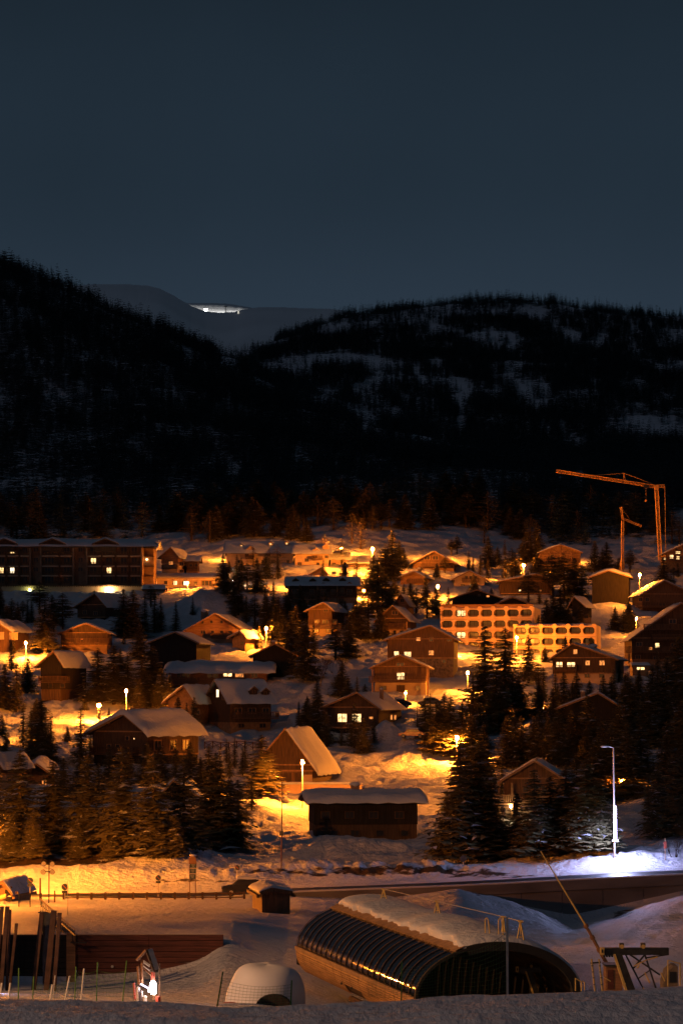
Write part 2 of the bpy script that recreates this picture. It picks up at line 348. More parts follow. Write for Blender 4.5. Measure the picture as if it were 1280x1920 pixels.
def gz(x, y):
    px = 640 + F * x / y; i = np.clip(np.searchsorted(pxs, px) - 1, 0, len(pxs) - 2); j = np.clip(np.searchsorted(Ys, y) - 1, 0, len(Ys) - 2)
    a = min(max((px - pxs[i]) / (pxs[i + 1] - pxs[i]), 0), 1); b = min(max((y - Ys[j]) / (Ys[j + 1] - Ys[j]), 0), 1)
    return float((Z[j, i] * (1 - a) + Z[j, i + 1] * a) * (1 - b) + (Z[j + 1, i] * (1 - a) + Z[j + 1, i + 1] * a) * b)
def G(px, Y): x = (px - 640) / F * Y; return Vector((x, Y, gz(x, Y)))
SZ = (HY - Z * F / YY)
def Yat(px, row, ymin=236):
    i = int(np.abs(pxs - px).argmin()); j0 = np.searchsorted(Ys, ymin)
    r = SZ[j0:, i]; w = np.where(r <= row)[0]
    return float(Ys[j0 + w[0]]) if len(w) else 800.0

# far snow mountain with the floodlit bowl behind its near ridge
fc = np.array([-2500, 0, 120, 160, 230, 280, 300, 330, 345, 360, 385, 410, 440, 455, 480, 520, 560, 620, 700, 900, 1300, 3500], float)
fr = np.array([560, 545, 537, 534, 533, 536, 541, 557, 566, 575, 584, 586.5, 585, 581, 577, 576, 578, 580, 590, 600, 620, 640], float)
fx = np.concatenate([np.arange(-2500, -60, 60), np.arange(-60, 900, 4), np.arange(900, 3500, 60)]); fy = np.array([2400, 2700, 3000, 3300, 3600, 3900, 4100, 4200, 4220, 4250, 4300, 4400, 4500, 4700, 4900, 5100, 5300, 5800])
rr = np.interp(fx, fc, fr)
FX, FY = np.meshgrid(fx, fy); FR = np.zeros_like(FX)
back = np.interp(fx, [-2500, 300, 330, 345, 385, 420, 445, 470, 500, 3500], [640, 600, 569, 569, 568, 569.5, 572.5, 577, 590, 660])
for j, y in enumerate(fy):
    if y <= 4200: FR[j] = rr + (4200 - y) / 1800 * 190
    elif y < 4400: FR[j] = rr + (y - 4200) / 200 * 9
    elif y <= 5100: t = (y - 4400) / 700; FR[j] = (rr + 9) * (1 - t) + back * t
    else: FR[j] = back + (y - 5100) * .05
FZ = (HY - FR) / F * FY; X_ = (FX - 640) / F * FY
FZ = FZ + (fbm(X_ / 60, FY / 90, 4) - .5) * np.where(FY < 4150, 9 * np.clip((4200 - FY) / 300, .12, 1), 1.5)
fm = make_grid('far_mountain', X_, FY, FZ, 'snow_far'); tag(fm, kind='structure')

# ------------------------------------------------------------------ lamps
def bulb_mesh(r, sq=(1, 1, 1)):
    b = MB(); b.ball((0, 0, 0), r, 8, 5, sq); return b
bulbs = {}
LPOW = 5.7
def lamp(px, head, base, power, label, Y=None, col=SODIUM, r=0.30, pole=0.07, arm=0.0, cat='street lamp', name='street_lamp', group='street lamps among the houses'):
    power *= LPOW; r *= .78; Y = Y or Yat(px, base); g = G(px, Y); hz = (HY - head) / F * Y; h = max(hz - g.z, 1.5)
    t = tag(empty(name, g), label, cat, group)
    b = MB(); b.bar((0, .25, -1), (0, .25, h * .55), pole * 1.2, 8, pole); b.bar((0, .25, h * .55), (0, .25, h + .25), pole, 8, pole * .7)
    b.build('pole', 'pole', t)
    b = MB(); b.bar((0, .3, h + .30), (0, -.2, h + .36), .05, 6); b.build('arm', 'pole', t)
    b = MB(); b.ball((0, -.1, h + .36), r * 1.15, 8, 4, (1, 1.2, .35)); b.build('lamp_head', 'metal', t)
    key = (round(power), col, r)
    if key not in bulbs: bulbs[key] = bulb_mesh(r, (1, 1, .8)).mesh('bulb', emis('lamp_glow', col, power / (4 * math.pi ** 2 * r * r)))
    link('bulb', bulbs[key], t, (0, -.1, h))
    return t

# ------------------------------------------------------------------ houses
def ring(kind):
    b = MB(); w = .09
    b.box(-.5, .5, -.16, .1, .5 - w, .5); b.box(-.5, .5, -.16, .1, -.5, -.5 + w); b.box(-.5, -.5 + w, -.16, .1, -.5 + w, .5 - w); b.box(.5 - w, .5, -.16, .1, -.5 + w, .5 - w)
    if kind in ('two', 'cross'): b.box(-.03, .03, -.13, .1, -.5 + w, .5 - w)
    if kind == 'cross': b.box(-.5 + w, -.03, -.13, .1, .05, .1); b.box(.03, .5 - w, -.13, .1, .05, .1)
    if kind == 'three':
        for x in (-.17, .17): b.box(x - .025, x + .025, -.13, .1, -.5 + w, .5 - w)
    return b
WF = {}
def wframe(kind, m):
    if (kind, m) not in WF: WF[(kind, m)] = ring(kind).mesh('window', m)
    return WF[(kind, m)]
PM = {}
def pane(m):
    if m not in PM: PM[m] = MB().box(-.41, .41, -.09, .05, -.41, .41).mesh('pane', m)
    return PM[m]
LANDMARKS = []; HB = []
def window(parent, pos, rz, w, h, lit=None, kind=None, fm='wood_pale'):
    kind = kind or ('three' if w > 2.4 else 'two' if w > 1.0 else 'one')
    o = link('window', wframe(kind, fm), parent, pos, rz, (w, 1, h))
    link('pane', pane({None: 'glass', 1: 'lit', 2: 'lit_o', 3: 'lit_w'}[lit]), o)
    return o
def railing_mesh(w, h=1.0, d=1.2, m='wood_brown'):
    b = MB(); b.box(-w / 2, w / 2, -d - .04, -d + .04, h - .1, h); b.box(-w / 2, w / 2, -d - .03, -d + .03, .08, .18)
    n = max(2, int(w / .26))
    for i in range(n + 1):
        x = -w / 2 + .05 + (w - .1) * i / n; b.box(x - .06, x + .06, -d - .02, -d + .02, .18, h - .1)
    for sx_ in (-1, 1):
        b.box(sx_ * w / 2 - .04, sx_ * w / 2 + .04, -d, 0, h - .1, h); b.box(sx_ * w / 2 - .03, sx_ * w / 2 + .03, -d, 0, .1, h * .8)
    return b
def _vn(x, y): return float(vnoise(np.array([x]), np.array([y]))[0])
def roof_snow(hw, hl, ze, zr, rx, t, side='both', over=.12, seed=0):
    a0, a1 = -hw - over, hw + over
    if side == 'R': a0 = rx + .1
    if side == 'L': a1 = rx - .1
    na, nb = 23, 19; ca, ra = (a0 + a1) / 2, (a1 - a0) / 2
    top = []; bot = []; RR = min(.5, hw * .12)
    rnd = np.random.RandomState(seed); ph = rnd.rand(4) * 9
    for j in range(nb):
        s = -math.cos(math.pi * j / (nb - 1)); bb = (hl + over) * s
        for i in range(na):
            q = -math.cos(math.pi * i / (na - 1)); a = ca + ra * q
            k = (zr - ze) / (hw - rx) if a > rx else (zr - ze) / (hw + rx)
            base = zr - k * abs(a - rx)
            rb = zr - k * (math.sqrt((a - rx) ** 2 + RR ** 2) - RR / 2)
            ea = max(0, 1 - abs(q) ** 6) ** .5; eb = max(0, 1 - abs(s) ** 16) ** .5
            edge = .86 + .30 * _vn(a * 1.1 + seed, bb * 1.1) + .25 * _vn(a * 3 + seed, bb * 3) * abs(q) ** 4 + .14 * math.sin(bb * 1.3 + ph[0]) + .12 * math.sin(a * 1.9 + ph[1] + bb * .4) + .1 * math.sin(bb * 3.1 + ph[2])
            dr = -.25 * t * abs(q) ** 8 * (1 + .5 * math.sin(bb * 2.3 + ph[3]))
            top.append((a, bb, min(rb, base) + max(.02, t * ea * eb * edge) + .02 + dr * (0 if abs(q) < .9 else 1)))
            bot.append((a, bb, base + .015 + dr * (0 if abs(q) < .9 else 1)))
    return top, bot, na, nb
def H(name, label, phrase, px0, px1, base, eave, ridge, D=10, yaw=0, rid='y', wall='wood_dark', low='plaster', lowf=.36, ov=.9, snow=.35, rx=None,
      wins=(), balc=(), chim=(), dorms=(), snow_side='both', Y=None, cat='house', group=None, trim='wood_pale', snowov=.12, doors=(), posts=()):
    snow = snow * .68 if snow < .6 else snow
    Yf = Y or Yat((px0 + px1) / 2, base); th = R(yaw); c, s_ = math.cos(th), math.sin(th)
    zb = (HY - base) / F * Yf; He = (base - eave) / F * Yf; Hr = (base - ridge) / F * Yf
    tot = (px1 - px0) / F * (Yf + 2)
    if abs(s_) > .05: D = max(5.0, min(D, .45 * tot / abs(s_) - 2 * ov))
    Wt = (tot - (D + 2 * ov) * abs(s_)) / c; Wd = Wt - 2 * ov       # Wd = wall width along local x
    Yc = Yf + D / 2 * c + Wd / 2 * abs(s_); X0 = ((px0 + px1) / 2 - 640) / F * Yc
    t = tag(empty(name, (X0, Yc, zb), th), label, cat, group)
    LANDMARKS.append(((px0 + px1) / 2, base, phrase)); HB.append((px0, px1, Yf, Yf + D))
    def front(px, row):
        q = (px - 640) / F; lx = (q * (Yc - D / 2 * c) - X0 - D / 2 * s_) / (c - q * s_); wy = Yc + lx * s_ - D / 2 * c
        return lx, (HY - row) / F * wy - zb
    if rid == 'y': hw, hl, aw, al = Wd / 2 + ov, D / 2 + ov, Wd / 2, D / 2; fn = lambda a, b, z: (a, b, z)
    else: hw, hl, aw, al = D / 2 + ov, Wd / 2 + ov, D / 2, Wd / 2; fn = lambda a, b, z: (b, -a, z)
    r0 = 0.0
    if rx is not None and rid == 'y': r0 = max(-.3 * hw, min(.3 * hw, front(rx, ridge)[0]))
    kL, kR = (Hr - He) / (hw + r0), (Hr - He) / (hw - r0)
    zl, zrr = Hr - kL * (aw + r0) - .14, Hr - kR * (aw - r0) - .14
    hl1 = lowf * He
    if low:
        b = MB().prism([(-aw, -4), (aw, -4), (aw, hl1), (-aw, hl1)], -al, al, fn); b.build('base_wall', low, t)
    e_ = .07
    up = MB().prism([(-aw - e_, hl1 if low else -4), (aw + e_, hl1 if low else -4), (aw + e_, zrr), (r0, Hr - .14), (-aw - e_, zl)], -al - e_, al + e_, fn)
    up.build('wall', wall, t)
    th_ = .22
    b = MB().prism([(-hw, He), (r0, Hr), (hw, He), (hw, He - th_), (r0, Hr - th_ * 1.1), (-hw, He - th_)], -hl, hl, fn); rf = b.build('roof', 'metalroof', t)
    if low and wall.startswith('wood') and wall != 'wood_black':
        MB().prism([(-aw - .13, hl1 - .12), (aw + .13, hl1 - .12), (aw + .13, hl1 + .12), (-aw - .13, hl1 + .12)], -al - .13, al + .13, fn).build('floor_band', trim, t)
        for ax_ in (-1, 1): MB().prism([(ax_ * (aw + .02) - .13, hl1 + .121), (ax_ * (aw + .02) + .13, hl1 + .121), (ax_ * (aw + .02) + .13, (zl if ax_ < 0 else zrr) - .1), (ax_ * (aw + .02) - .13, (zl if ax_ < 0 else zrr) - .1)], -al - .12, -al + .1, fn).build('corner_post', wall, t)
        if rid == 'y' and Hr - He > 1.6:
            zt_ = zl * .5 + zrr * .5; MB().prism([(-aw - .1, zt_ - .1), (aw + .1, zt_ - .1), (aw + .1, zt_ + .08), (-aw - .1, zt_ + .08)], -al - .12, -al - .075, fn).build('tie_beam', trim, t)
    for sgn in (-1, 1):                     # pale barge boards on the gables
        y0 = sgn * (hl + .01); y1 = sgn * (hl + .07)
        b = MB().prism([(-hw, He + .03), (r0, Hr + .03), (hw, He + .03), (hw, He - .27), (r0, Hr - .29), (-hw, He - .27)], min(y0, y1), max(y0, y1), fn); b.build('barge_board', trim, t)
    for a_, z_ in ((-aw - .4, Hr - kL * (aw + .4 + r0) - .3), (r0, Hr - .4), (aw + .4, Hr - kR * (aw + .4 - r0) - .3), ((r0 - aw) / 2, Hr - kL * (aw + r0) / 2 - .34), ((r0 + aw) / 2, Hr - kR * (aw - r0) / 2 - .34)):
        b = MB().prism([(a_ - .1, z_ - .12), (a_ + .1, z_ - .12), (a_ + .1, z_ + .1), (a_ - .1, z_ + .1)], -hl + .05, hl - .05, fn); b.build('purlin', wall, t)
    if snow > 0:
        top, bot, na, nb = roof_snow(hw, hl, He, Hr, r0, snow, snow_side, snowov, seed=int(px0) % 97)
        b = MB(); b.grid([fn(*p) for p in top], na, nb); b.grid([fn(*p) for p in bot[::1]], na, nb)
        n = na * nb; per = [i for i in range(na)] + [j * na + na - 1 for j in range(1, nb)] + [(nb - 1) * na + i for i in range(na - 2, -1, -1)] + [j * na for j in range(nb - 2, 0, -1)]
        b.f += [(per[i], n + per[i], n + per[(i + 1) % len(per)], per[(i + 1) % len(per)]) for i in range(len(per))]
        b.build('snow_layer', 'snow_roof', t, smooth=True)
    for w in wins:
        px, row, ww, hh = w[:4]; l_ = w[4] if len(w) > 4 else None; face = w[5] if len(w) > 5 else 'F'
        if face == 'F':
            lx, z = front(px, row); window(t, (lx, -D / 2 - .02, z), 0, ww / F * Yf / max(c, .5), hh / F * Yf, l_, fm='wood_dark' if wall == 'wood_black' else 'wood_pale')
        else:                                # on a side wall: px is the fraction along it, row the photo row
            sg = 1 if face == 'R' else -1; z = (HY - row) / F * Yc - zb
            window(t, (sg * (Wd / 2 + .02), sg * (px - .5) * D, z), sg * math.pi / 2, ww, hh, l_)
    for d in doors:
        lx, z = front(d[0], d[1]); w_, h_ = d[2] / F * Yf, d[3] / F * Yf
        dm = MB().box(-w_ / 2, w_ / 2, -.12, .05, -h_ / 2, h_ / 2); o = dm.build(d[4] if len(d) > 4 else 'door', d[5] if len(d) > 5 else 'wood_pale', t, loc=(lx, -D / 2, z))
    for bc in balc:
        a0, z0 = front(bc[0], bc[2]); a1, _ = front(bc[1], bc[2]); dpt = bc[3] if len(bc) > 3 else 1.3; w_ = a1 - a0
        rm = bc[4] if len(bc) > 4 else 'wood_brown'
        o = MB().box(-w_ / 2, w_ / 2, -dpt - .1, -.0, -.18, 0).build('balcony', rm, t, loc=((a0 + a1) / 2, -D / 2 - e_, z0))
        railing_mesh(w_, 1.0, dpt).build('railing', rm, o)
    for p_ in posts:
        lx, z = front(p_, ridge); MB().box(lx - .12, lx + .12, -D / 2 - 1.3, -D / 2 - 1.06, -1, He - .1).build('post', trim, t)
    for ch in chim:
        lx, z = front(ch[0], ch[1]); w_ = ch[2] / F * Yf; cy = ch[3] if len(ch) > 3 else 0
        o = MB().box(-w_ / 2, w_ / 2, -w_ / 2, w_ / 2, -2.5, 0).build('chimney', 'plaster_dk', t, loc=(lx, cy, z))
        b = MB(); b.ball((0, 0, .05), w_ * .75, 8, 4, (1, 1, .5)); b.build('snow_cap', 'snow_roof', o, smooth=True)
    for dr in dorms:                         # gabled dormers on the front slope (rid x)
        lx, z = front(dr[0], dr[1]); w_ = dr[2] / F * Yf; h_ = w_ * .75
        y0 = -D / 2 + (dr[3] if len(dr) > 3 else 1.2)
        o = MB().prism([(-w_ / 2 + .15, -h_), (w_ / 2 - .15, -h_), (w_ / 2 - .15, -w_ * .3), (0, -.1), (-w_ / 2 + .15, -w_ * .3)], 0, 3.2).build('dormer', wall, t, loc=(lx, y0, z))
        MB().prism([(-w_ / 2, -w_ * .38), (0, .0), (w_ / 2, -w_ * .38), (w_ / 2, -w_ * .38 + .12), (0, .14), (-w_ / 2, -w_ * .38 + .12)], -.35, 3.4).build('dormer_roof', trim, o)
        sl, sb, a_, b_ = roof_snow(w_ / 2, 1.7, -w_ * .38 + .13, .15, 0, snow * .8, 'both', .05, 3)
        b = MB(); b.grid([(p[0], p[1] + 1.5, p[2]) for p in sl], a_, b_); b.grid([(p[0], p[1] + 1.5, p[2]) for p in sb], a_, b_); b.build('dormer_snow', 'snow_roof', o, smooth=True)
        wf = link('dormer_window', wframe('one', 'wood_pale'), o, (0, -.0, -h_ * .62), 0, (w_ * .34, 1, w_ * .34))
        if len(dr) > 4: wf.data = MB().box(-.4, .4, -.1, 0, -.4, .4).mesh('dormer_window', 'lit')
    return t

# ------------------------------------------------------------------ village houses
g_up = 'chalets on the upper slope'
H('chalet', 'small brown chalet behind the long lit annexe, with lit balcony front', 'the small chalet behind the annexe', 298, 358, 1078, 1046, 1026, D=9, yaw=-14, wall='wood_red', low='plaster', lowf=.7, snow=.35,
  wins=[(321, 1056, 9, 7, 2), (341, 1057, 9, 7), (341, 1071, 8, 6)], balc=[(306, 334, 1066, 1.2)], rx=322, Y=690)
H('annexe_wing', 'low dark wing with snow roof joined beside the small brown chalet', 'the low dark wing', 345, 378, 1078, 1052, 1041, D=8, rid='x', wall='wood_dark', low='plaster_dk', balc=[(352, 374, 1070, 1)], wins=[(358, 1060, 7, 6), (368, 1060, 7, 6)], Y=694)
H('annexe', 'long low cream annexe with flat snowy roof and a row of small windows', 'the long cream annexe', 283, 431, 1116, 1083, 1074, D=9, rid='x', wall='plaster', low='plaster', lowf=.5, snow=.3, ov=.4, Y=660,
  wins=[(292, 1092.5, 7, 8, 2), (311, 1092.5, 7, 7), (329, 1093, 8, 9, 1), (348, 1093.5, 8, 9, 3), (367, 1094, 6, 7), (388, 1095, 22, 14), (414, 1094, 7, 7), (406, 1112, 6, 5)], cat='building')
H('residence', 'long ochre residence with snowy roof and small round dormers, upper slope', 'the long ochre residence', 421, 556, 1070, 1037, 1013, D=12, rid='x', wall='plaster', low='plaster', lowf=.4, snow=.4, Y=715,
  wins=[(448, 1053, 5, 6), (494, 1053, 7, 7), (512, 1053, 7, 7), (540, 1053, 6, 7), (463, 1041, 8, 6), (480, 1064, 6, 5), (523, 1041, 9, 5), (503, 1041, 9, 5)],
  dorms=[(452, 1019, 8, 2.6, 1), (507, 1015, 9, 2.4, 1), (537, 1014, 9, 2.4, 1), (470, 1024, 17, 0.6)], balc=[(461, 476, 1047, 1)], cat='building')
H('residence', 'right-hand ochre residence wing with stepped snowy roof near the orange lamp', 'the ochre residence wing', 548, 622, 1070, 1038, 1018, D=12, rid='x', wall='plaster', low='plaster', snow=.45, Y=708, lowf=.4,
  wins=[(562, 1058, 8, 8), (575, 1050, 8, 7), (596, 1058, 6, 7), (590, 1044, 10, 6), (612, 1044, 7, 6)], dorms=[(592, 1028, 22, 0.5), (611, 1020, 14, 1.4)], balc=[(584, 604, 1049, 1.2)], chim=[(613, 1015, 5)], cat='building')
H('hut', 'small ochre house under a domed cap of thick snow', 'the snow-domed ochre house', 614, 658, 1069, 1048, 1038, D=8, rid='x', wall='plaster', low='plaster', snow=1.0, Y=712, wins=[(626, 1058, 7, 6), (646, 1058, 6, 6)])
H('shelter', 'flat roofed low shelter beside the brightest orange upper lamp', 'the flat roofed shelter', 650, 692, 1078, 1056, 1053, D=6, rid='x', wall='wood_dark', low=None, snow=.4, ov=.5, Y=705, cat='shelter', wins=[(662, 1064, 10, 7), (680, 1064, 10, 7)])
H('cottage', 'low cottage with reddish gable end in front of the ochre residences', 'the low red-gabled cottage', 578, 648, 1092, 1077, 1063, D=10, yaw=-24, wall='wood_red', low=None, snow=.25, Y=688, rx=625, wins=[(626, 1074, 8, 5)])
H('chalet', 'long dark chalet with small dormers in its blue-white snowy roof', 'the long dormered chalet', 534, 676, 1138, 1098, 1080, D=12, rid='x', wall='wood_dark', low='plaster', lowf=.45, snow=.35, Y=625,
  wins=[(552, 1110, 12, 11), (585, 1110, 9, 11), (606, 1110, 10, 11), (624, 1110, 8, 11), (641, 1108, 8, 12), (655, 1110, 10, 11), (552, 1127, 10, 9), (600, 1127, 8, 9), (640, 1127, 10, 9), (600, 1104, 6, 6)],
  dorms=[(554, 1084, 14, 1.6), (586, 1084, 14, 1.6), (611, 1083, 14, 1.8), (642, 1083, 14, 1.8), (606, 1093, 18, 0.2), (655, 1092, 16, 0.2)], balc=[(544, 668, 1119, 1.4)], posts=(541, 595, 632, 668))
H('chalet', 'brown gabled chalet with wide balcony below the long dormered chalet', 'the balconied gable chalet', 570, 654, 1190, 1146, 1129, D=11, yaw=-14, wall='wood_brown', low='plaster', lowf=.42, snow=.4, rx=611,
  wins=[(594, 1166, 10, 9), (610, 1167, 14, 11), (628, 1166, 9, 9), (611, 1144, 9, 7), (592, 1182, 11, 9), (615, 1182, 9, 9)], balc=[(576, 643, 1178, 1.5)], doors=[(628, 1182, 6, 13)])
H('chalet', 'large dark brown gabled chalet standing above the small lit chalet', 'the large brown upper chalet', 766, 866, 1094, 1057, 1033, D=12, yaw=-8, wall='wood_brown', low='plaster_dk', snow=.35, rx=814, Y=705, group=None,
  wins=[(800, 1046, 12, 8), (816, 1046, 12, 8), (790, 1076, 16, 8), (815, 1076, 16, 8), (838, 1076, 10, 8)], balc=[(790, 842, 1062, 1.2)], doors=[(834, 1084, 8, 12)])
sg = H('chalet', 'small orange-lit chalet with pale snowy roof next to a street lamp', 'the small orange-lit chalet', 743, 816, 1110, 1083, 1071, D=11, yaw=-12, wall='wood_red', low='plaster', lowf=.5, snow=.5, rx=776, Y=668, wins=[(772, 1101.5, 7, 9, 1), (789, 1101.5, 9, 9, 1), (760, 1101, 6, 8), (797, 1101, 4, 9)], balc=[(764, 792, 1093, .9)], chim=[(778, 1064, 5)])
H('chalet', 'small lit chalet with two snow-edged roof slopes right of the orange chalet', 'the snow-edged lit chalet', 843, 918, 1108, 1087, 1070, D=9, yaw=-5, wall='plaster', low='plaster', snow=.35, rx=880, Y=670, wins=[(874, 1083, 6, 6), (882, 1083, 6, 6), (891, 1083, 6, 6), (884, 1098, 10, 7, 1), (867, 1098, 8, 6)], balc=[(866, 897, 1091, 1)])
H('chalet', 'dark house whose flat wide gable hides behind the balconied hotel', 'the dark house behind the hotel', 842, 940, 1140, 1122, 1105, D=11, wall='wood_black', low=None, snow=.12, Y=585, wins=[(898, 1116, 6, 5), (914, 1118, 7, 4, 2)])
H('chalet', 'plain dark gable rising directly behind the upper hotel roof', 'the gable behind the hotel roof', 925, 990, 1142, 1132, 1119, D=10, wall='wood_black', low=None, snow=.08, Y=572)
H('chalet', 'steep gabled dark chalet with pale balcony band and three lower windows', 'the steep dark gable', 700, 790, 1192, 1165, 1134, D=11, yaw=-12, wall='wood_dark', low='plaster', lowf=.42, snow=.2, rx=737, wins=[(740, 1149, 12, 8), (726, 1186, 8, 8), (740, 1186, 6, 9), (753, 1186, 8, 8)], balc=[(708, 760, 1178, 1.6)], posts=(764,))
H('cottage', 'small reddish gabled cottage peeping out behind the steep dark gable', 'the small reddish cottage', 734, 784, 1150, 1136, 1113, D=9, yaw=-12, wall='wood_red', low=None, snow=.2, rx=752, Y=600, wins=[(754, 1126, 8, 7)])
H('chalet', 'exposed-truss chalet with snowy roof at the top right of the village', 'the exposed-truss chalet', 1005, 1088, 1056, 1036, 1021, D=11, yaw=0, wall='wood_pale', low='plaster_dk', snow=.5, Y=720, rx=1050, wins=[(1030, 1046, 10, 7), (1050, 1046, 14, 8), (1070, 1046, 8, 7)], balc=[(1010, 1085, 1055, 1.5)], posts=(1012, 1030, 1050, 1070, 1086))
H('chalet', 'brightly lit chalet with lamps under its eaves at the right edge', 'the bright chalet at the right edge', 1236, 1330, 1058, 1038, 1016, D=12, wall='wood_pale', low='stone', snow=.4, Y=700, rx=1290, wins=[(1246, 1048, 6, 5, 1), (1258, 1044, 8, 8, 1), (1270, 1046, 7, 7, 1), (1270, 1036, 10, 5, 1)], balc=[(1240, 1320, 1052, 1.2)])  # lit panes stand in for the lamps under the eaves
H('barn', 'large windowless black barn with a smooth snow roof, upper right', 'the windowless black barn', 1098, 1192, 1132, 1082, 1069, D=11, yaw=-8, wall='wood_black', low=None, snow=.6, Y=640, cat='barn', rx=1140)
H('chalet', 'broad brown house with sagging snow on its left roof, right edge', 'the broad brown right-edge house', 1182, 1300, 1148, 1116, 1088, D=12, yaw=5, wall='wood_brown', low='wood_dark', snow=.45, Y=622, rx=1243, wins=[(1200, 1124, 8, 8), (1212, 1124, 8, 8), (1240, 1134, 12, 7)], balc=[(1190, 1262, 1138, 1.2)])
H('shed', 'dark shed with a sloping snow roof right of the hotel', 'the dark shed by the hotel', 1060, 1120, 1166, 1138, 1118, D=9, yaw=-18, wall='wood_black', low='plaster_dk', snow=.5, rx=1075, Y=590, cat='shed', wins=[(1098, 1156, 8, 6)])
H('house', 'dark house with small lit openings hidden among upper right trees', 'the half-hidden dark house', 930, 1040, 1126, 1090, 1076, D=10, wall='wood_dark', low='wood_black', snow=.4, Y=655, rx=1005, wins=[(974, 1108, 4, 5, 1), (1012, 1107, 5, 3, 2), (1017, 1090, 6, 5)])
H('chalet', 'long red-brown chalet with two rows of small windows', 'the red-brown chalet', 343, 486, 1208, 1184, 1149, D=12, yaw=-10, wall='wood_red', low='plaster', lowf=.55, snow=.35, rx=405, Y=548,
  wins=[(380, 1167, 6, 6), (397, 1166, 6, 6), (416, 1166, 6, 6), (434, 1168, 6, 6), (381, 1185, 10, 7), (399, 1185, 7, 6), (416, 1185, 7, 6), (432, 1185, 8, 6)], balc=[(398, 458, 1196, 1.2)], chim=[(378, 1145, 12, -3)])
H('hut', 'little yellow-lit hut with a bright snow roof beside the tall lamp', 'the little yellow-lit hut', 426, 494, 1216, 1196, 1183, D=8, yaw=-30, wall='wood_pale', low=None, snow=.5, rx=462, Y=536, wins=[(455, 1206, 8, 7)])
H('house', 'dark house with faintly snowy roof below the terrace of the apartment block', 'the dark house under the terrace', 140, 250, 1168, 1138, 1112, D=11, yaw=-25, wall='wood_dark', low='wood_black', snow=.4, rx=185, Y=592, wins=[(160, 1148, 8, 8), (180, 1150, 8, 8)])
H('chalet', 'brown gabled chalet with a plain front between dark spruces', 'the plain brown gable', 113, 214, 1222, 1188, 1168, D=11, wall='wood_dark', low='plaster_dk', snow=.25, rx=162, wins=[(154, 1198, 4, 3, 2), (134, 1208, 8, 6), (182, 1208, 8, 6)], balc=[(122, 205, 1206, 1.2)])
H('garage', 'snow-roofed house with pale garage doors at the left edge', 'the left-edge garage house', -40, 60, 1206, 1184, 1164, D=10, yaw=-16, wall='wood_brown', low=None, snow=.6, Y=535, rx=-5, doors=[(4, 1192, 10, 14, 'garage_door', 'plaster'), (26, 1193, 17, 14, 'garage_door', 'plaster')])
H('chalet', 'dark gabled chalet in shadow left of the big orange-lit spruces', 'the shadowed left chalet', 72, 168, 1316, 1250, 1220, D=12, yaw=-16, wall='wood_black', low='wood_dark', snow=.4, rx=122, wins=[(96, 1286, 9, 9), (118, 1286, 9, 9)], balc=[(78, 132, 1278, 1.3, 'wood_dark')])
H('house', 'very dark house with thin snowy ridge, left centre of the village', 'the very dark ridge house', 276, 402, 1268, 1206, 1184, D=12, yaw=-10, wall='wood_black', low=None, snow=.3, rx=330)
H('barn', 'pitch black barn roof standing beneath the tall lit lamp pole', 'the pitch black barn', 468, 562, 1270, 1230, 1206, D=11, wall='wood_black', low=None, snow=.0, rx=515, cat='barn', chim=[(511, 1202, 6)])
H('chalet', 'long brown bungalow wrapped by a thick rounded snow roof, one window glowing', 'the long snow-wrapped bungalow', 312, 516, 1290, 1260, 1248, D=12, rid='x', wall='wood_red', low='wood_brown', lowf=.2, snow=.95, ov=1.4, snowov=.35,
  wins=[(344, 1266, 28, 12), (399, 1266, 24, 11), (427, 1264, 19, 10, 1), (449, 1265, 18, 11, 2), (477, 1266, 13, 11)], balc=[(318, 372, 1280, 1.4)])
H('chalet', 'dark chalet with twin snow-capped dormers and pale glazed gable', 'the twin-dormer chalet', 376, 522, 1372, 1318, 1274, D=9, yaw=26, rid='x', wall='wood_dark', low='wood_pale', lowf=.3, snow=.5,
  wins=[(446, 1333, 15, 12), (472, 1333, 15, 12), (498, 1333, 14, 12), (452, 1360, 12, 10), (492, 1360, 14, 10), (.45, 1300, 1.3, 1.5, 3, 'L'), (.7, 1306, 1.0, 1.2, None, 'L')], balc=[(436, 516, 1346, 1.4)], dorms=[(478, 1288, 19, .5), (500, 1291, 19, .5)])
H('cottage', 'small cottage with orange-lit side and snowy roof behind dark spruces', 'the orange-sided cottage', 306, 412, 1368, 1318, 1285, D=9, yaw=-20, wall='wood_pale', low='plaster', snow=.5, rx=355, wins=[(372, 1336, 8, 9), (372, 1358, 8, 8)])
H('farmhouse', 'big dark farmhouse with thick curling snow on its right roof slope', 'the big dark farmhouse', 160, 388, 1438, 1376, 1338, D=13, yaw=-38, wall='wood_dark', low='wood_black', snow=.85, rx=240, snowov=.3,
  wins=[(206, 1400, 9, 10), (222, 1400, 9, 10), (240, 1384, 8, 8), (253, 1385, 3, 3, 1), (.2, 1396, 1.6, 1.6, None, 'R'), (.5, 1396, 1.6, 1.6, None, 'R'), (.75, 1396, 1.6, 1.6, None, 'R')], balc=[(182, 262, 1412, 1.4, 'wood_dark')])
H('chalet', 'brown barn-like chalet with lit upper windows and stone ground floor', 'the barn-like chalet', 716, 870, 1258, 1200, 1172, D=13, yaw=-6, wall='wood_brown', low='stone', lowf=.42, snow=.5, rx=806, Y=492,
  wins=[(784, 1198.5, 9, 7, 2), (808, 1199, 8, 8), (842, 1200, 10, 6), (808, 1224, 11, 10, 2), (743, 1225, 10, 9, 1), (764, 1228, 15, 14, 1), (832, 1240, 8, 8)], chim=[(760, 1178, 6, 2)])
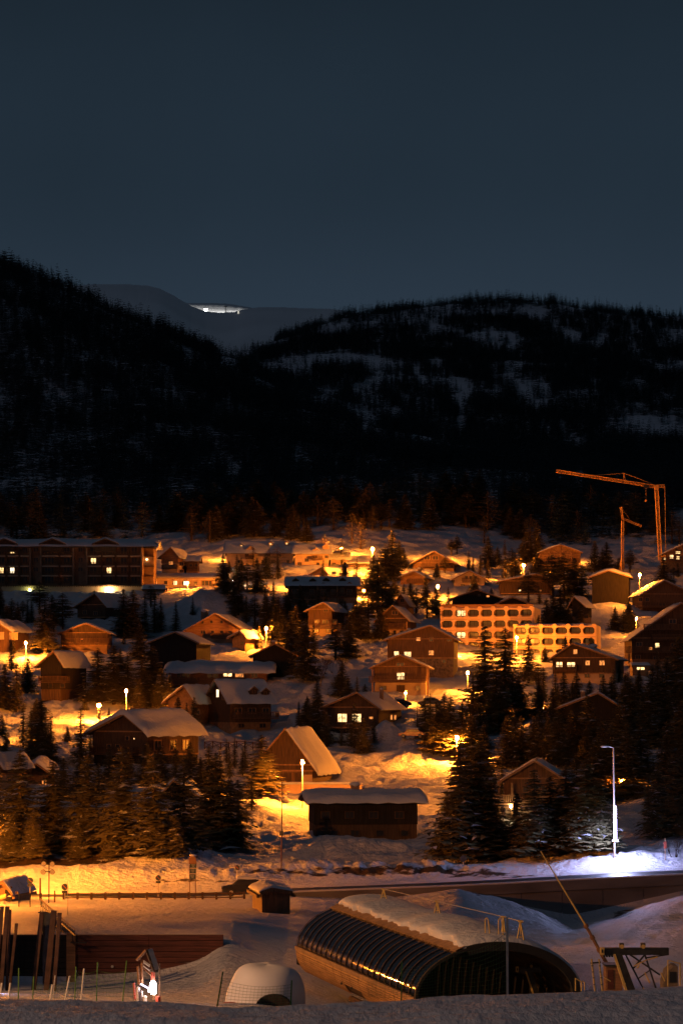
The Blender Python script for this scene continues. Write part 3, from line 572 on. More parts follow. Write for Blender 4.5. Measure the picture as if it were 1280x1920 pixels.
H('chalet', 'two-storey brown chalet with long balcony and one bright square window', 'the bright-window balcony chalet', 691, 816, 1300, 1252, 1227, D=11, yaw=-5, wall='wood_brown', low='plaster', lowf=.52, snow=.22, rx=750,
  wins=[(751, 1268, 17, 16, 1), (750, 1246, 16, 7), (718, 1290, 14, 9), (783, 1290, 10, 9)], doors=[(751, 1291, 16, 13, 'garage_door', 'wood_dark')], balc=[(693, 798, 1278, 1.6)], posts=(699, 802))
H('chalet', 'wide low dark chalet with two tall glowing windows', 'the wide glowing-window chalet', 592, 766, 1372, 1330, 1297, D=13, yaw=-18, wall='wood_dark', low='wood_black', lowf=.18, snow=.22, rx=672,
  wins=[(642, 1346, 20, 18, 1), (669, 1346, 20, 18, 1), (696, 1346, 9, 5, 2), (734, 1345, 4, 10, 2), (741, 1345, 4, 10, 2)], chim=[(693, 1292, 6)])
H('barn', 'steep A-frame barn with thick orange-lit snow sliding down its right roof', 'the steep A-frame barn', 470, 634, 1468, 1444, 1364, D=12, yaw=-13, wall='wood_dark', low='wood_brown', lowf=.95, snow=.75, rx=537, snow_side='R', cat='barn', ov=.7, snowov=.45, Y=362,
  wins=[(520, 1458, 10, 11)], doors=[(539, 1457, 16, 16, 'garage_door', 'wood_dark'), (558, 1457, 10, 16, 'door', 'wood_dark'), (577, 1459, 17, 13, 'garage_door', 'plaster')])
H('house', 'long two-storey black house with slab of snow on its flat-pitched roof', 'the long black house', 558, 800, 1582, 1503, 1491, D=9, yaw=5, rid='x', wall='wood_black', low='wood_dark', lowf=.45, snow=.62, ov=1.1, Y=291,
  wins=[(600, 1562, 16, 12), (627, 1562, 14, 12), (665, 1562, 18, 12), (712, 1562, 16, 12), (758, 1562, 16, 12), (610, 1528, 18, 14), (655, 1528, 18, 14), (700, 1528, 18, 14), (748, 1528, 18, 14)], chim=[(672, 1474, 15, 0), (690, 1480, 5, 1)], trim='wood_dark')
H('chalet', 'dark chalet with four glowing windows in front of the lower hotel wing', 'the four-window dark chalet', 1022, 1184, 1282, 1236, 1205, D=12, yaw=-14, wall='wood_dark', low='plaster', lowf=.42, snow=.2, rx=1072,
  wins=[(1078, 1222, 8, 10, 2), (1048, 1246, 13, 11, 1), (1070, 1246, 17, 10, 1), (1101, 1243, 9, 10, 2), (1128, 1243, 11, 10, 2), (1100, 1266, 10, 10), (1127, 1266, 9, 10)], balc=[(1038, 1082, 1257, 1.3)], chim=[(1098, 1210, 12, 3)])
H('chalet', 'big dark chalet with stacked balconies and a lit window, right edge', 'the big balconied right-edge chalet', 1168, 1400, 1262, 1200, 1130, D=14, yaw=0, wall='wood_dark', low='plaster_dk', lowf=.4, snow=.4, rx=1275, Y=512,
  wins=[(1231, 1210, 9, 10, 1), (1219, 1216, 8, 6, 2), (1260, 1165, 14, 9), (1195, 1232, 10, 8), (1228, 1234, 10, 8), (1262, 1210, 12, 9), (1262, 1234, 10, 8), (1197, 1208, 12, 8)], balc=[(1170, 1282, 1222, 1.6), (1205, 1282, 1180, 1.6), (1220, 1282, 1199, 1.4)])
H('garage', 'small lit garage with a snow strip above its bright opening', 'the small lit garage', 1180, 1214, 1260, 1247, 1243, D=5, rid='x', wall='wood_pale', low=None, snow=.3, ov=.3, Y=500, cat='garage', wins=[(1200, 1253, 17, 7, 1)])
H('house', 'black unlit house with one snow-edged roof slope among right-hand spruces', 'the unlit snow-edged house', 1030, 1180, 1384, 1330, 1298, D=12, yaw=-6, wall='wood_black', low=None, snow=.28, rx=1120, chim=[(1090, 1296, 8, 4)])
bh = H('chalet', 'dark red chalet behind tall spruces with a small lit balcony at its left', 'the dark red spruce chalet', 925, 1082, 1536, 1466, 1424, D=12, yaw=-6, wall='wood_brown', low='stone', lowf=.3, snow=.15, rx=1002,
  wins=[(985, 1480, 12, 12), (1020, 1480, 12, 12)], balc=[(928, 966, 1505, 1.6, 'wood_pale')], posts=(936, 960))
H('house', 'house with blue-shaded snow roof at the left edge behind spruces', 'the left-edge snow-roofed house', -40, 60, 1480, 1440, 1414, D=10, yaw=-22, wall='wood_dark', low='plaster', lowf=.7, snow=.5, rx=-5, wins=[(20, 1464, 8, 9)])
H('house', 'squat house with a bell-shaped snow roof and one small orange window', 'the squat bell-roofed house', 44, 104, 1484, 1449, 1430, D=9, rid='y', wall='wood_dark', low='wood_dark', snow=.7, rx=70, wins=[(83.5, 1470, 9, 15, 2)], Y=345)
H('barn', 'low barn whose long snowy roof edge is lit orange among dark spruces', 'the low barn with lit roof edge', 296, 404, 1520, 1500, 1461, D=7, yaw=-6, wall='wood_black', low=None, snow=.45, rx=303, Y=318, cat='barn')
H('house', 'roof of a house catching orange lamp light at the left edge', 'the left-edge lit roof', -60, 10, 1420, 1396, 1372, D=9, wall='wood_red', low='plaster', snow=.5, rx=-30, Y=392)
H('cabin', 'tiny wooden ski-lift cabin with snow on its roof at the bottom left', 'the tiny lift cabin', -20, 60, 1698, 1674, 1650, D=3, yaw=-12, wall='wood_pale', low=None, snow=.22, rx=17, ov=.35, Y=211, cat='cabin', wins=[(33, 1674, 5, 4, None)], doors=[(17, 1676, 13, 28, 'door', 'wood_black')])
H('shed', 'small wooden kiosk with a pillow of snow on its roof beside the road', 'the small snow-pillowed kiosk', 466, 550, 1702, 1671, 1664, D=2.6, yaw=10, wall='wood_brown', low=None, snow=.30, rx=508, ov=.25, Y=194, cat='kiosk', trim='wood_brown')

# exposed roof truss braces on the upper right chalet
tch = [o for o in COL.objects if o.get('label', '').startswith('exposed-truss')][0]
def tq(px, row): return P(px, row, tch.location.y - 6.4) - tch.location
for a, b_ in (((1012, 1039), (1086, 1039)), ((1050, 1024), (1050, 1050)), ((1024, 1036), (1036, 1050)), ((1076, 1036), (1064, 1050)), ((1036, 1031), (1050, 1039)), ((1064, 1031), (1050, 1039)), ((1030, 1034), (1030, 1050)), ((1070, 1034), (1070, 1050)), ((1018, 1044), (1082, 1044))):
    MB().bar(tq(*a), tq(*b_), .14, 4).build('truss_beam', 'wood_pale', tch)
# ------------------------------------------------------------------ big apartment block (left)
def apartment():
    Y = 648.; D = 13.; q = Y / F
    x0, x1 = (-70 - 640) * q, (268 - 640) * q; z0 = (HY - 1098) * q; px2x = lambda p: (p - 640) * q; r2z = lambda r: (HY - r) * q - z0
    t = tag(empty('apartment_block', (0, Y, z0)), 'long four-storey timber apartment block with balconies and gabled roof, upper left', 'apartment block')
    LANDMARKS.append((120, 1100, 'the long apartment block'))
    MB().box(x0, x1, 0, D, -4, r2z(1026)).build('wall', 'plaster_dk', t)
    MB().box(x1 + .01, px2x(287), 3, D, -4, r2z(1027)).build('side_wing', 'plaster_dk', t)
    b = MB().prism([(-1.6, r2z(1027)), (D / 2, r2z(1014)), (D + 1.4, r2z(1027)), (D + 1.4, r2z(1024)), (D / 2, r2z(1011)), (-1.6, r2z(1024))], x0 - 1, px2x(290), lambda a, b_, z: (b_, a, z)); b.build('roof', 'metalroof', t)
    top, bot, na, nb = roof_snow(D / 2 + 1.8, (px2x(291) - x0) / 2 + .6, r2z(1024), r2z(1011.5), 0, .55, 'both', .3, 5)
    cx_ = (px2x(291) + x0) / 2; b = MB(); b.grid([(p[1] + cx_, D / 2 - p[0], p[2]) for p in top], na, nb); b.grid([(p[1] + cx_, D / 2 - p[0], p[2]) for p in bot], na, nb); b.build('snow_layer', 'snow_roof', t, smooth=True)
    b = MB()                                 # wind-curled snow cornice at the right end
    pts = []
    for j in range(9):
        for i in range(9):
            a = math.pi * (i / 8) * .95; rr_ = 1.15 * (1 - .3 * abs(j / 8 - .4)); pts.append((px2x(284) + 1.0 + rr_ * math.sin(a), -1.4 + j * .7, r2z(1020) + rr_ * math.cos(a) * 1.1 - .4))
    b.grid(pts, 9, 9); o = b.build('snow_cornice', 'snow_roof', t, smooth=True); md_ = o.modifiers.new('thick', 'SOLIDIFY'); md_.thickness = .5
    fl = [1042, 1061, 1079, 1097]            # floor rows
    piers = [-66, -38, -12, 14, 38, 58, 78, 113, 139, 164, 192, 218, 243, 266]
    for p in piers: pw_ = .22 if p in (58, 78, 139, 164, 266) else .10; MB().box(px2x(p) - pw_, px2x(p) + pw_, -1.45, 0, -3, r2z(1028)).build('pier', 'plaster_dk' if pw_ > .2 else 'wood_brown', t)
    litw = {(34, 0): 1, (10, 2): 1, (167, 1): 1, (205, 2): 1}
    mid = [(a + b_) / 2 for a, b_ in zip(piers[:-1], piers[1:])]
    closed = {5, 8}
    for k, mx_ in enumerate(mid):
        w_ = (piers[k + 1] - piers[k]) * q - .56
        for f_ in range(4):
            zf = r2z(fl[f_])
            if k in closed:
                if f_ < 3: window(t, (px2x(mx_), -.0, zf + 1.5), 0, 1.3, 1.2)
                continue
            lit_ = None
            if k == 3 and f_ == 0: lit_ = 1
            if k == 3 and f_ == 2: lit_ = 3
            if k == 8 or (k == 9 and f_ == 1): lit_ = 1
            if k == 10 and f_ == 2: lit_ = 1
            if k == 2 and f_ == 2: lit_ = 1
            window(t, (px2x(mx_) + (k % 3 - 1) * .3, -.02, zf + 1.25), 0, w_ * (.45 if lit_ else .62), 1.6 if lit_ else 1.9, lit_)
            o = MB().box(-w_ / 2, w_ / 2, -1.55, 0, -.30, 0).build('balcony', 'plaster', t, loc=(px2x(mx_), -.02, zf))
            railing_mesh(w_ - .02, .95, 1.4, 'wood_brown').build('railing', 'wood_brown', o)
    for gx in (10, 100, 199):                # gabled dormers breaking the eaves
        w_ = 25 * q
        o = MB().prism([(-w_ * .8, -1.8), (w_ * .8, -1.8), (w_ * .8, .3), (0, 1.1), (-w_ * .8, .3)], 0, 7).build('gable', 'wood_dark', t, loc=(px2x(gx), -1.5, r2z(1021)))
        MB().prism([(-w_, -.15), (0, 1.2), (w_, -.15), (w_, .1), (0, 1.45), (-w_, .1)], -.9, 7).build('gable_roof', 'wood_brown', o)
        sl, sb, a_, b_ = roof_snow(w_, 3.6, .1, 1.45, 0, .4, 'both', .05, 3)
        b = MB(); b.grid([(p[0], p[1] + 3.4, p[2]) for p in sl], a_, b_); b.grid([(p[0], p[1] + 3.4, p[2]) for p in sb], a_, b_); b.build('gable_snow', 'snow_roof', o, smooth=True)
    for f_ in range(3):
        o = MB().box(px2x(270), px2x(288), 1.6, 3, r2z(fl[f_]) - .16, r2z(fl[f_])).build('balcony', 'wood_dark', t)
    o = MB().ball((px2x(274), 2.6, r2z(1048)), .16, 8, 5).build('wall_lamp', emis('small_wall_lamp', (1, .55, .2), 40), t)
    # terrace wall below
    w = tag(empty('terrace_wall', (0, 643, (HY - 1112) / F * 643)), 'long pale retaining terrace wall below the apartment block', 'wall')
    q2 = 643 / F
    MB().box((-90 - 640) * q2, (272 - 640) * q2, 0, 3.5, -3, 1.75).build('wall', 'plaster', w)
    MB().box((-90 - 640) * q2, (273 - 640) * q2, -.25, 3.5, 1.76, 2.0).build('coping', 'wood_brown', w)
    b = MB()
    for i in range(110): x = (-88 + i * 3.27 - 640) * q2; b.box(x - .09, x + .09, -.3, -.26, 1.5, 2.0)
    b.build('bracket_row', 'wood_dark', w)
    for px, col, pw, lb in ((205, (1.0, .62, .25), 2200, 'bright warm globe lamp on the terrace wall under the apartment block'), (57, (.85, 1.0, .35), 160, 'faint greenish globe lamp on the terrace wall, left end')):
        l = tag(empty('wall_lamp', ((px - 640) * q2, 642.2, (HY - 1107) * q2)), lb, 'wall lamp')
        MB().box(-.05, .05, 0, .8, -.05, .05).build('bracket', 'metal', l); b = MB(); b.ball((0, 0, 0), .34, 8, 5); b.build('bulb', emis('wall_lamp_glow', col, pw / (4 * math.pi ** 2 * .1156)), l)
    H('shed', 'small dark shed with snow roof at the end of the terrace wall', 'the shed at the terrace end', 268, 312, 1118, 1104, 1096, D=5, rid='x', wall='wood_dark', low='plaster', lowf=.8, snow=.3, ov=.3, Y=641, cat='shed')
apartment()

# ------------------------------------------------------------------ hotel with octagonal loggias
def bay_mesh(w, h):
    ox = w * .425; oz0, oz1 = .22 * h, .89 * h; c_ = .14 * w
    outer = [(-w / 2, 0), (w / 2, 0), (w / 2, h), (-w / 2, h)]
    o8 = [(-ox + c_, oz0), (ox - c_, oz0), (ox, oz0 + c_), (ox, oz1 - c_), (ox - c_, oz1), (-ox + c_, oz1), (-ox, oz1 - c_), (-ox, oz0 + c_)]
    b = MB(); vs = []
    for y in (0, 1.35):
        vs += [(x, y, z) for x, z in outer] + [(x, y, z) for x, z in o8]
    fs = [(0, 1, 5, 4), (1, 6, 5), (1, 2, 7, 6), (2, 8, 7), (2, 3, 9, 8), (3, 10, 9), (3, 0, 11, 10), (0, 4, 11)]
    fs += [(4 + i, 12 + 4 + i, 12 + 4 + (i + 1) % 8, 4 + (i + 1) % 8) for i in range(8)]
    b.add(vs, fs); return b
def hotel(name, label, phrase, pL, pR, pS, rows, base, pitch, yaw, Y, litset, D, first):
    th = R(yaw); n = len(range(int((pR - pL) / pitch + .5))); q = Y / F; wb = pitch * q / math.cos(th); hf = (rows[1] - rows[0]) * q
    X = (pL - 640) * q; z0 = (HY - base) * q
    t = tag(empty(name, (X, Y, z0), th), label, 'hotel'); LANDMARKS.append(((pL + pR) / 2, base, phrase))
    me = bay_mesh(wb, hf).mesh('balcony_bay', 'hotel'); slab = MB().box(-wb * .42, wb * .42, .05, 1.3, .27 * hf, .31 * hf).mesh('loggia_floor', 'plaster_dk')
    rail = MB().box(-wb * .36, wb * .36, .12, .18, .38 * hf, .42 * hf).mesh('rail', 'wood_dark')
    ztop = (HY - rows[0]) * q - z0
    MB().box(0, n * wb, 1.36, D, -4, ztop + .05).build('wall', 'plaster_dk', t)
    MB().box(n * wb, n * wb + .3, -.02, D + .02, -4, ztop + .12).build('side_wall', 'plaster', t)
    for r_ in range(len(rows) - 1):
        z = (HY - rows[r_ + 1]) * q - z0
        for i in range(n):
            o = link('balcony_bay', me, t, ((i + .5) * wb, 0, z)); link('loggia_floor', slab, o); link('rail', rail, o)
            window(t, ((i + .5) * wb + .1, 1.35, z + hf * .56), 0, wb * .74, hf * .62, litset.get((r_, i)), 'two', 'wood_black')
    if rows[-1] < base: MB().box(0, n * wb, 0, 1.3, -3, (HY - rows[-1]) * q - z0 - .02).build('ground_floor_wall', 'hotel', t)
    b = MB()
    for i in range(n + 1):
        x = min(max(i * wb, .3), n * wb - .3); b.prism([(x - .55, ztop), (x + .55, ztop), (x + .28, ztop + .42), (x - .28, ztop + .42)], -.05, .5)
    o = b.build('parapet_cap', 'hotel', t); o['kind'] = 'stuff'
    MB().box(0, n * wb, .52, 1.3, ztop + .01, ztop + (.85 if n > 6 else .3)).build('parapet_band', 'wood_red', t)
    top, bot, na, nb = roof_snow(D / 2 - .3, n * wb / 2 - .1, ztop + .06, ztop + .12, 0, .45, 'both', .05, 11)
    b = MB(); f_ = lambda p: (p[1] + n * wb / 2, D / 2 - p[0] + .1, p[2]); b.grid([f_(p) for p in top], na, nb); b.grid([f_(p) for p in bot], na, nb); b.build('snow_layer', 'snow_roof', t, smooth=True)
    return t
hotel('hotel_block', 'four-storey orange-lit hotel block with rows of octagonal balconies', 'the upper hotel block', 825, 987, 1018, [1141, 1161, 1181.5, 1202, 1222], 1246, 24.4, -10, 552, {(0, 1): 1, (2, 1): 1}, 14, 0)
hotel('hotel_block', 'lower orange-lit hotel wing with octagonal balconies and a flat right wall', 'the lower hotel wing', 962, 1116, 1146, [1174, 1194, 1214.5, 1235], 1254, 25.2, -9, 538, {}, 13, 0)

# ------------------------------------------------------------------ tree kinds
def conifer(seed, h, rad, levels, nbr, ntw, droop=.25, kind='spruce', frost=.06, blade=.30):
    rn = random.Random(seed); v = []; f = []; mi = []
    def tri(a, b_, c_, m=0): o = len(v); v.extend((a, b_, c_)); f.append((o, o + 1, o + 2)); mi.append(m)
    def quad(a, b_, c_, d_, m=0): o = len(v); v.extend((a, b_, c_, d_)); f.append((o, o + 1, o + 2, o + 3)); mi.append(m)
    for i in range(levels):
        t = (i + rn.random() * .6) / levels; z = h * (.07 + .91 * t)
        if kind == 'spruce': L_ = rad * (1 - t) ** .82 * (.80 + .4 * rn.random()) + .1
        elif kind == 'larch': L_ = rad * max(.08, math.sin(math.pi * min(1, .12 + t * .9)) ** .7) * (.5 + .7 * rn.random())
        else: L_ = rad * max(.1, math.sin(math.pi * (.18 + .8 * t))) * (.6 + .6 * rn.random()) if t > .25 else rad * .3 * rn.random()
        nb = max(3, int(nbr * (1 - .45 * t))); a0 = rn.random() * 6.28
        for k in range(nb):
            a = a0 + 6.283 * k / nb + rn.uniform(-.3, .3); l = L_ * rn.uniform(.7, 1.12); dr = droop * rn.uniform(.6, 1.3)
            d = Vector((math.cos(a), math.sin(a), 0)); p_ = Vector((-math.sin(a), math.cos(a), 0)); zz = z + rn.uniform(-.15, .15)
            def sp(s): return d * (l * s) + Vector((0, 0, zz - l * dr * s + l * dr * .75 * s ** 3))
            w = blade * (.5 + .2 * l)
            m = 1 if rn.random() < frost else 0
            quad(sp(0) - p_ * w * .3, sp(.5) - p_ * w * .35, sp(.5) + p_ * w * .35, sp(0) + p_ * w * .3, m); tri(sp(.5) - p_ * w * .35, sp(1.0), sp(.5) + p_ * w * .35, m)
            for j in range(ntw):
                s = .18 + .78 * (j + rn.random() * .7) / ntw; c0 = sp(s); tl = (.22 + .42 * l * (1 - s * .55)) * rn.uniform(.6, 1.1)
                m2 = 1 if rn.random() < frost else m
                for sd in (-1, 1):
                    e = c0 + (d * .55 + p_ * sd * .8).normalized() * tl + Vector((0, 0, -tl * rn.uniform(.1, .5)))
                    ww = blade * rn.uniform(.35, .6) * (.6 + .25 * l); tri(c0 - d * ww, e, c0 + d * ww + Vector((0, 0, -ww * .5)), m2)
    me = bpy.data.meshes.new('crown'); me.from_pydata(v, [], f)
    me.materials.append(M['needle_b' if kind == 'larch' else 'needle']); me.materials.append(M['snow_roof'])
    me.polygons.foreach_set('material_index', mi)
    tr = MB(); tr.bar((0, 0, -1.2), (0, 0, h * .45), .16 + h * .008, 7, .10 + h * .004); tr.bar((0, 0, h * .45), (0, 0, h * .99), .10 + h * .004, 6, .015)
    if kind == 'larch':
        for i in range(14): a = rn.random() * 6.28; z = h * rn.uniform(.3, .9); l = rad * .7; tr.bar((0, 0, z), (l * math.cos(a), l * math.sin(a), z + l * .25), .05, 3, .01)
    return me, tr.mesh('trunk', 'bark')
KIND = {}
for s in range(5): KIND[('spruce', s)] = conifer(10 + s, 10, 2.5 + .3 * (s % 3), 34 + s, 11, 6, .24 + .05 * (s % 3), frost=.022, blade=.42)
for s in range(3): KIND[('thin', s)] = conifer(40 + s, 10, 1.7 + .2 * s, 32, 9, 5, .3, frost=.008, blade=.36)
for s in range(4): KIND[('larch', s)] = conifer(60 + s, 10, 2.6 + .3 * s, 24, 6, 5, -.12, 'larch', frost=.0, blade=.20)
for s in range(2): KIND[('pine', s)] = conifer(80 + s, 10, 3.0, 26, 10, 7, -.05, 'pine', frost=.008, blade=.42)
TREES = []
LAMPXY = [(698, 1030), (820, 1100), (981, 1060), (1197, 1078), (1262, 1140), (186, 1323), (237, 1300), (499, 1178), (567, 1430), (856, 1383), (876, 1262), (968, 1195), (50, 1210), (110, 1330), (150, 1340), (1035, 1084)]
def tree(px, base, hpx, kind='spruce', wid=1.0, Y=None):
    Y = Y or Yat(px, base); x = (px - 640) / F * Y; g = Vector((x, Y, gz(x, Y)))
    TREES.append((px, base, hpx, kind, wid, g, hpx / F * Y))
T = tree
# left column
for a in [(6,1175,40,'thin'),(34,1172,44,'thin'),(52,1170,42,'thin'),(20,1165,30,'thin'),(84,1224,98,'spruce',1.05),(60,1168,46,'thin'),
          (232,1190,86),(250,1196,92),(272,1185,70,'thin'),(290,1186,78,'thin'),(302,1184,64,'thin'),(118,1180,70,'pine'),(98,1175,60,'spruce'),(330,1190,60,'thin'),
          (184,1318,106,'spruce',1.15),(214,1322,112,'spruce',1.2),(240,1316,90,'spruce',1.1),(266,1324,104),(286,1322,112,'spruce',1.1),(303,1328,76),(318,1330,64),(262,1336,64),
          (10,1330,86),(32,1336,96,'thin'),(52,1300,72),(4,1400,60),(22,1258,60,'thin'),(44,1402,84,'thin'),(78,1430,120,'spruce',.85),(60,1420,90,'thin'),(96,1436,96,'thin'),
          (152,1440,112,'thin',1.15),(205,1366,40,'thin'),(186,1350,30,'thin'),(170,1432,70,'thin'),
          (334,1385,80,'spruce',.9),(364,1386,80,'spruce',.8),(318,1360,50),(350,1376,60,'thin'),(12,1440,60)]: T(*a)
# big dark band at lower left
for a in [(38,1598,196,'spruce',1.0),(-10,1570,150),(100,1592,168),(165,1604,190),(228,1602,204,'spruce',.95),(288,1606,196),
          (345,1600,176),(404,1590,182),(432,1588,130,'spruce',.9),(62,1612,90),(20,1616,90),(148,1612,80),(212,1614,76),(300,1612,80),(330,1610,84),
          (356,1480,90),(330,1468,80,'thin'),(392,1490,90),(412,1496,96,'thin'),(376,1500,80),(440,1440,58,'thin'),(460,1442,56,'thin'),(430,1462,60,'thin'),(300,1462,70),(275,1470,80),(240,1460,60),
          (205,1480,80),(120,1500,80),(150,1492,76),(185,1500,70),(490,1502,116,'spruce',1.3,339),(472,1520,70,'thin'),(446,1545,80),(386,1560,90)]: T(*a)
# centre
for a in [(500,1190,76),(522,1204,86),(545,1236,92),(572,1276,118,'spruce',.8),(478,1175,60,'pine'),(536,1180,70),(556,1215,80),(510,1222,60,'thin'),(588,1224,60,'thin'),(462,1170,54,'thin'),(440,1165,44,'thin'),(538,1244,60,'thin'),(486,1216,44,'thin'),(497,1150,50,'thin'),
          (690,1186,90,'pine'),(676,1200,70,'spruce'),(708,1150,100,'pine'),(716,1170,80,'pine'),(700,1110,70),(735,1085,92,'spruce',.9),(722,1100,80,'pine'),(748,1062,50),(660,1196,50,'pine'),(712,1200,60),
          (632,1218,54,'larch'),(650,1180,40,'larch'),(606,1090,44,'thin'),(520,1080,60,'larch'),(505,1070,44,'larch'),(475,1066,40,'larch'),
          (800,1160,60,'pine'),(780,1150,50,'pine'),(818,1156,60,'spruce'),(840,1152,50,'thin'),
          (574,1382,70,'spruce'),(596,1392,94,'spruce'),(612,1402,70,'thin'),(664,1402,86,'spruce',.8),(682,1412,68,'spruce',.9),(700,1396,50,'thin'),(640,1400,44,'thin'),(560,1366,50,'thin'),
          (796,1392,84),(818,1410,100),(844,1414,110),(866,1420,104),(832,1380,80),(806,1360,60,'thin'),(782,1376,56,'larch'),(884,1424,80)]: T(*a)
# centre-right wall of spruces
for a in [(862,1616,230,'spruce',.85),(900,1612,226,'spruce',.85),(838,1612,130,'spruce',.9),(880,1604,180),(920,1600,150),(884,1470,130),(906,1476,120,'spruce',.8),
          (908,1346,178,'spruce',.9),(946,1336,164,'spruce',.85),(930,1372,120,'spruce'),(960,1356,90),(990,1282,92,'spruce',.8),(972,1350,80),(1010,1346,70),(886,1360,100,'thin'),
          (950,1440,100),(976,1430,90),(1000,1436,96),(1026,1424,90,'thin'),(940,1500,80,'thin'),(965,1410,70),(900,1400,80),
          (1000,1608,170),(1030,1604,150),(968,1604,120),(1060,1600,170),(1098,1602,180),(1126,1596,140),(985,1500,70),(1080,1520,110),(1115,1500,120),(1146,1500,140),(1176,1500,150),
          (1232,1570,140,'spruce',.8),(1262,1560,150),(1214,1530,80,'thin'),(1284,1570,190),(1250,1480,130),(1276,1440,130),(1200,1470,110),(1130,1470,120),(1160,1440,120),
          (1046,1440,110),(1070,1420,90),(1100,1420,120),(1036,1380,90),(1010,1400,70),(1145,1380,110),(1180,1390,120),(1216,1400,120),(1250,1396,110),(1276,1360,120),
          (1056,1336,76),(1080,1330,70),(1104,1334,60),(1040,1320,60,'thin'),(1018,1310,60,'thin'),(1130,1326,60),(1150,1312,60,'thin'),(1172,1320,60),(1196,1330,70),(1222,1336,90),(1248,1330,100),(1272,1320,130),(1232,1290,70,'thin'),(1160,1280,44,'thin'),(1176,1300,40,'thin')]: T(*a)
# upper right
for a in [(1114,1072,60,'spruce'),(1136,1072,56,'spruce'),(1128,1066,40,'thin'),(1012,1112,70,'pine'),(1034,1118,80,'pine'),(1056,1124,86,'pine'),(1076,1120,76,'spruce'),(1000,1092,50,'thin'),(1050,1066,30,'thin'),(1090,1116,60,'pine'),
          (900,1080,40,'thin'),(914,1086,42,'thin'),(946,1086,46,'thin'),(966,1074,30,'thin'),(878,1070,36,'thin'),(856,1040,36,'pine'),(846,1042,30,'pine'),(932,1060,36),(1180,1074,44,'pine'),(1160,1078,34,'pine'),
          (1036,1170,60),(1050,1176,76),(1064,1180,60),(1024,1180,60),(1086,1180,44,'spruce'),(990,1130,60,'pine'),(1180,1184,54,'spruce'),(1152,1182,46,'spruce'),(1168,1186,40,'pine'),(1256,1140,60,'pine'),(1270,1084,30,'thin'),(1262,1086,24,'pine'),
          (640,1060,54,'larch'),(608,1040,40,'larch'),(515,1010,46,'spruce',1.2),(545,1014,52,'spruce'),(560,1014,44,'thin'),(575,1016,44,'spruce',1.1),(552,1012,58,'thin'),
          (660,1020,60,'larch'),(676,1030,60,'larch')]: T(*a)

rf_ = random.Random(21); zones = [(0, 460, 1130, 1470, 34), (440, 700, 1080, 1240, 20), (960, 1280, 1090, 1500, 44), (700, 960, 1060, 1170, 16), (560, 700, 1290, 1400, 8), (400, 470, 1060, 1130, 6), (440, 700, 1090, 1200, 12), (880, 1010, 1040, 1100, 10)]
for (xa, xb, ra_, rb2, n_) in zones:
    k_ = 0; tries = 0
    while k_ < n_ and tries < 900:
        tries += 1; px, row = rf_.uniform(xa, xb), rf_.uniform(ra_, rb2); Y_ = Yat(px, row)
        if any(a - 6 < px < b_ + 6 and c_ - 2 < Y_ < d_ + 3 for a, b_, c_, d_ in HB): continue
        if any(abs(px - l_[0]) < 16 and 0 < row - l_[1] < 130 for l_ in LAMPXY): continue
        infront = any(a < px < b_ and c_ > Y_ and c_ - Y_ < 25 for a, b_, c_, d_ in HB)
        h_ = rf_.uniform(22, 34) if infront else rf_.uniform(30, 72); T(px, row, h_, rf_.choice(['spruce', 'spruce', 'thin', 'pine'])); k_ += 1
NEDGE = len(TREES)
rn = random.Random(5)
edge = []
for i in range(120):                      # lowest row of the hillside wood, catching the lamps
    px = rn.uniform(-20, 1290) if i % 3 else rn.uniform(330, 900)
    if 690 < px < 980 and rn.random() < .25: pass
    base = rn.uniform(968, 1008) + (10 if px < 420 else 0) + (14 if px > 900 else 0)
    if 560 < px < 900: base -= 12
    edge.append((px, base, rn.uniform(50, 78), rn.choice(['larch', 'larch', 'pine', 'spruce'])))
for a in edge: T(*a, 1.0)
WORDS = {1: 'one', 2: 'two', 3: 'three', 4: 'four', 5: 'five', 6: 'six', 7: 'seven', 8: 'eight', 9: 'nine', 10: 'ten', 11: 'eleven', 12: 'twelve'}
ORD = ['first', 'second', 'third', 'fourth', 'fifth', 'sixth', 'seventh', 'eighth', 'ninth', 'tenth', 'eleventh', 'twelfth', 'thirteenth', 'fourteenth', 'fifteenth', 'sixteenth', 'seventeenth', 'eighteenth', 'nineteenth', 'twentieth']
KN = {'spruce': 'spruce', 'thin': 'slim spruce', 'pine': 'bushy pine', 'larch': 'bare larch'}
by = {}
for i, tr in enumerate(TREES[:NEDGE]):
    lm = min(LANDMARKS, key=lambda l: (l[0] - tr[0]) ** 2 + (2.2 * (l[1] - tr[1])) ** 2 - (600 if len(l[2]) < 26 else 0)); by.setdefault((lm[2], tr[3]), []).append(i)
TL = {}
for (ph, kd), ids in by.items():
    ids.sort(key=lambda i: TREES[i][0]); n = len(ids)
    hs = sorted(ids, key=lambda i: -TREES[i][2])
    for k_, i in enumerate(ids):
        if n == 1: TL[i] = f'the only {KN[kd]} near {ph}'
        else: TL[i] = f'{KN[kd]}, {ORD[k_] if k_ < 20 else "twenty-" + ORD[k_ - 20]} from left of those around {ph}'
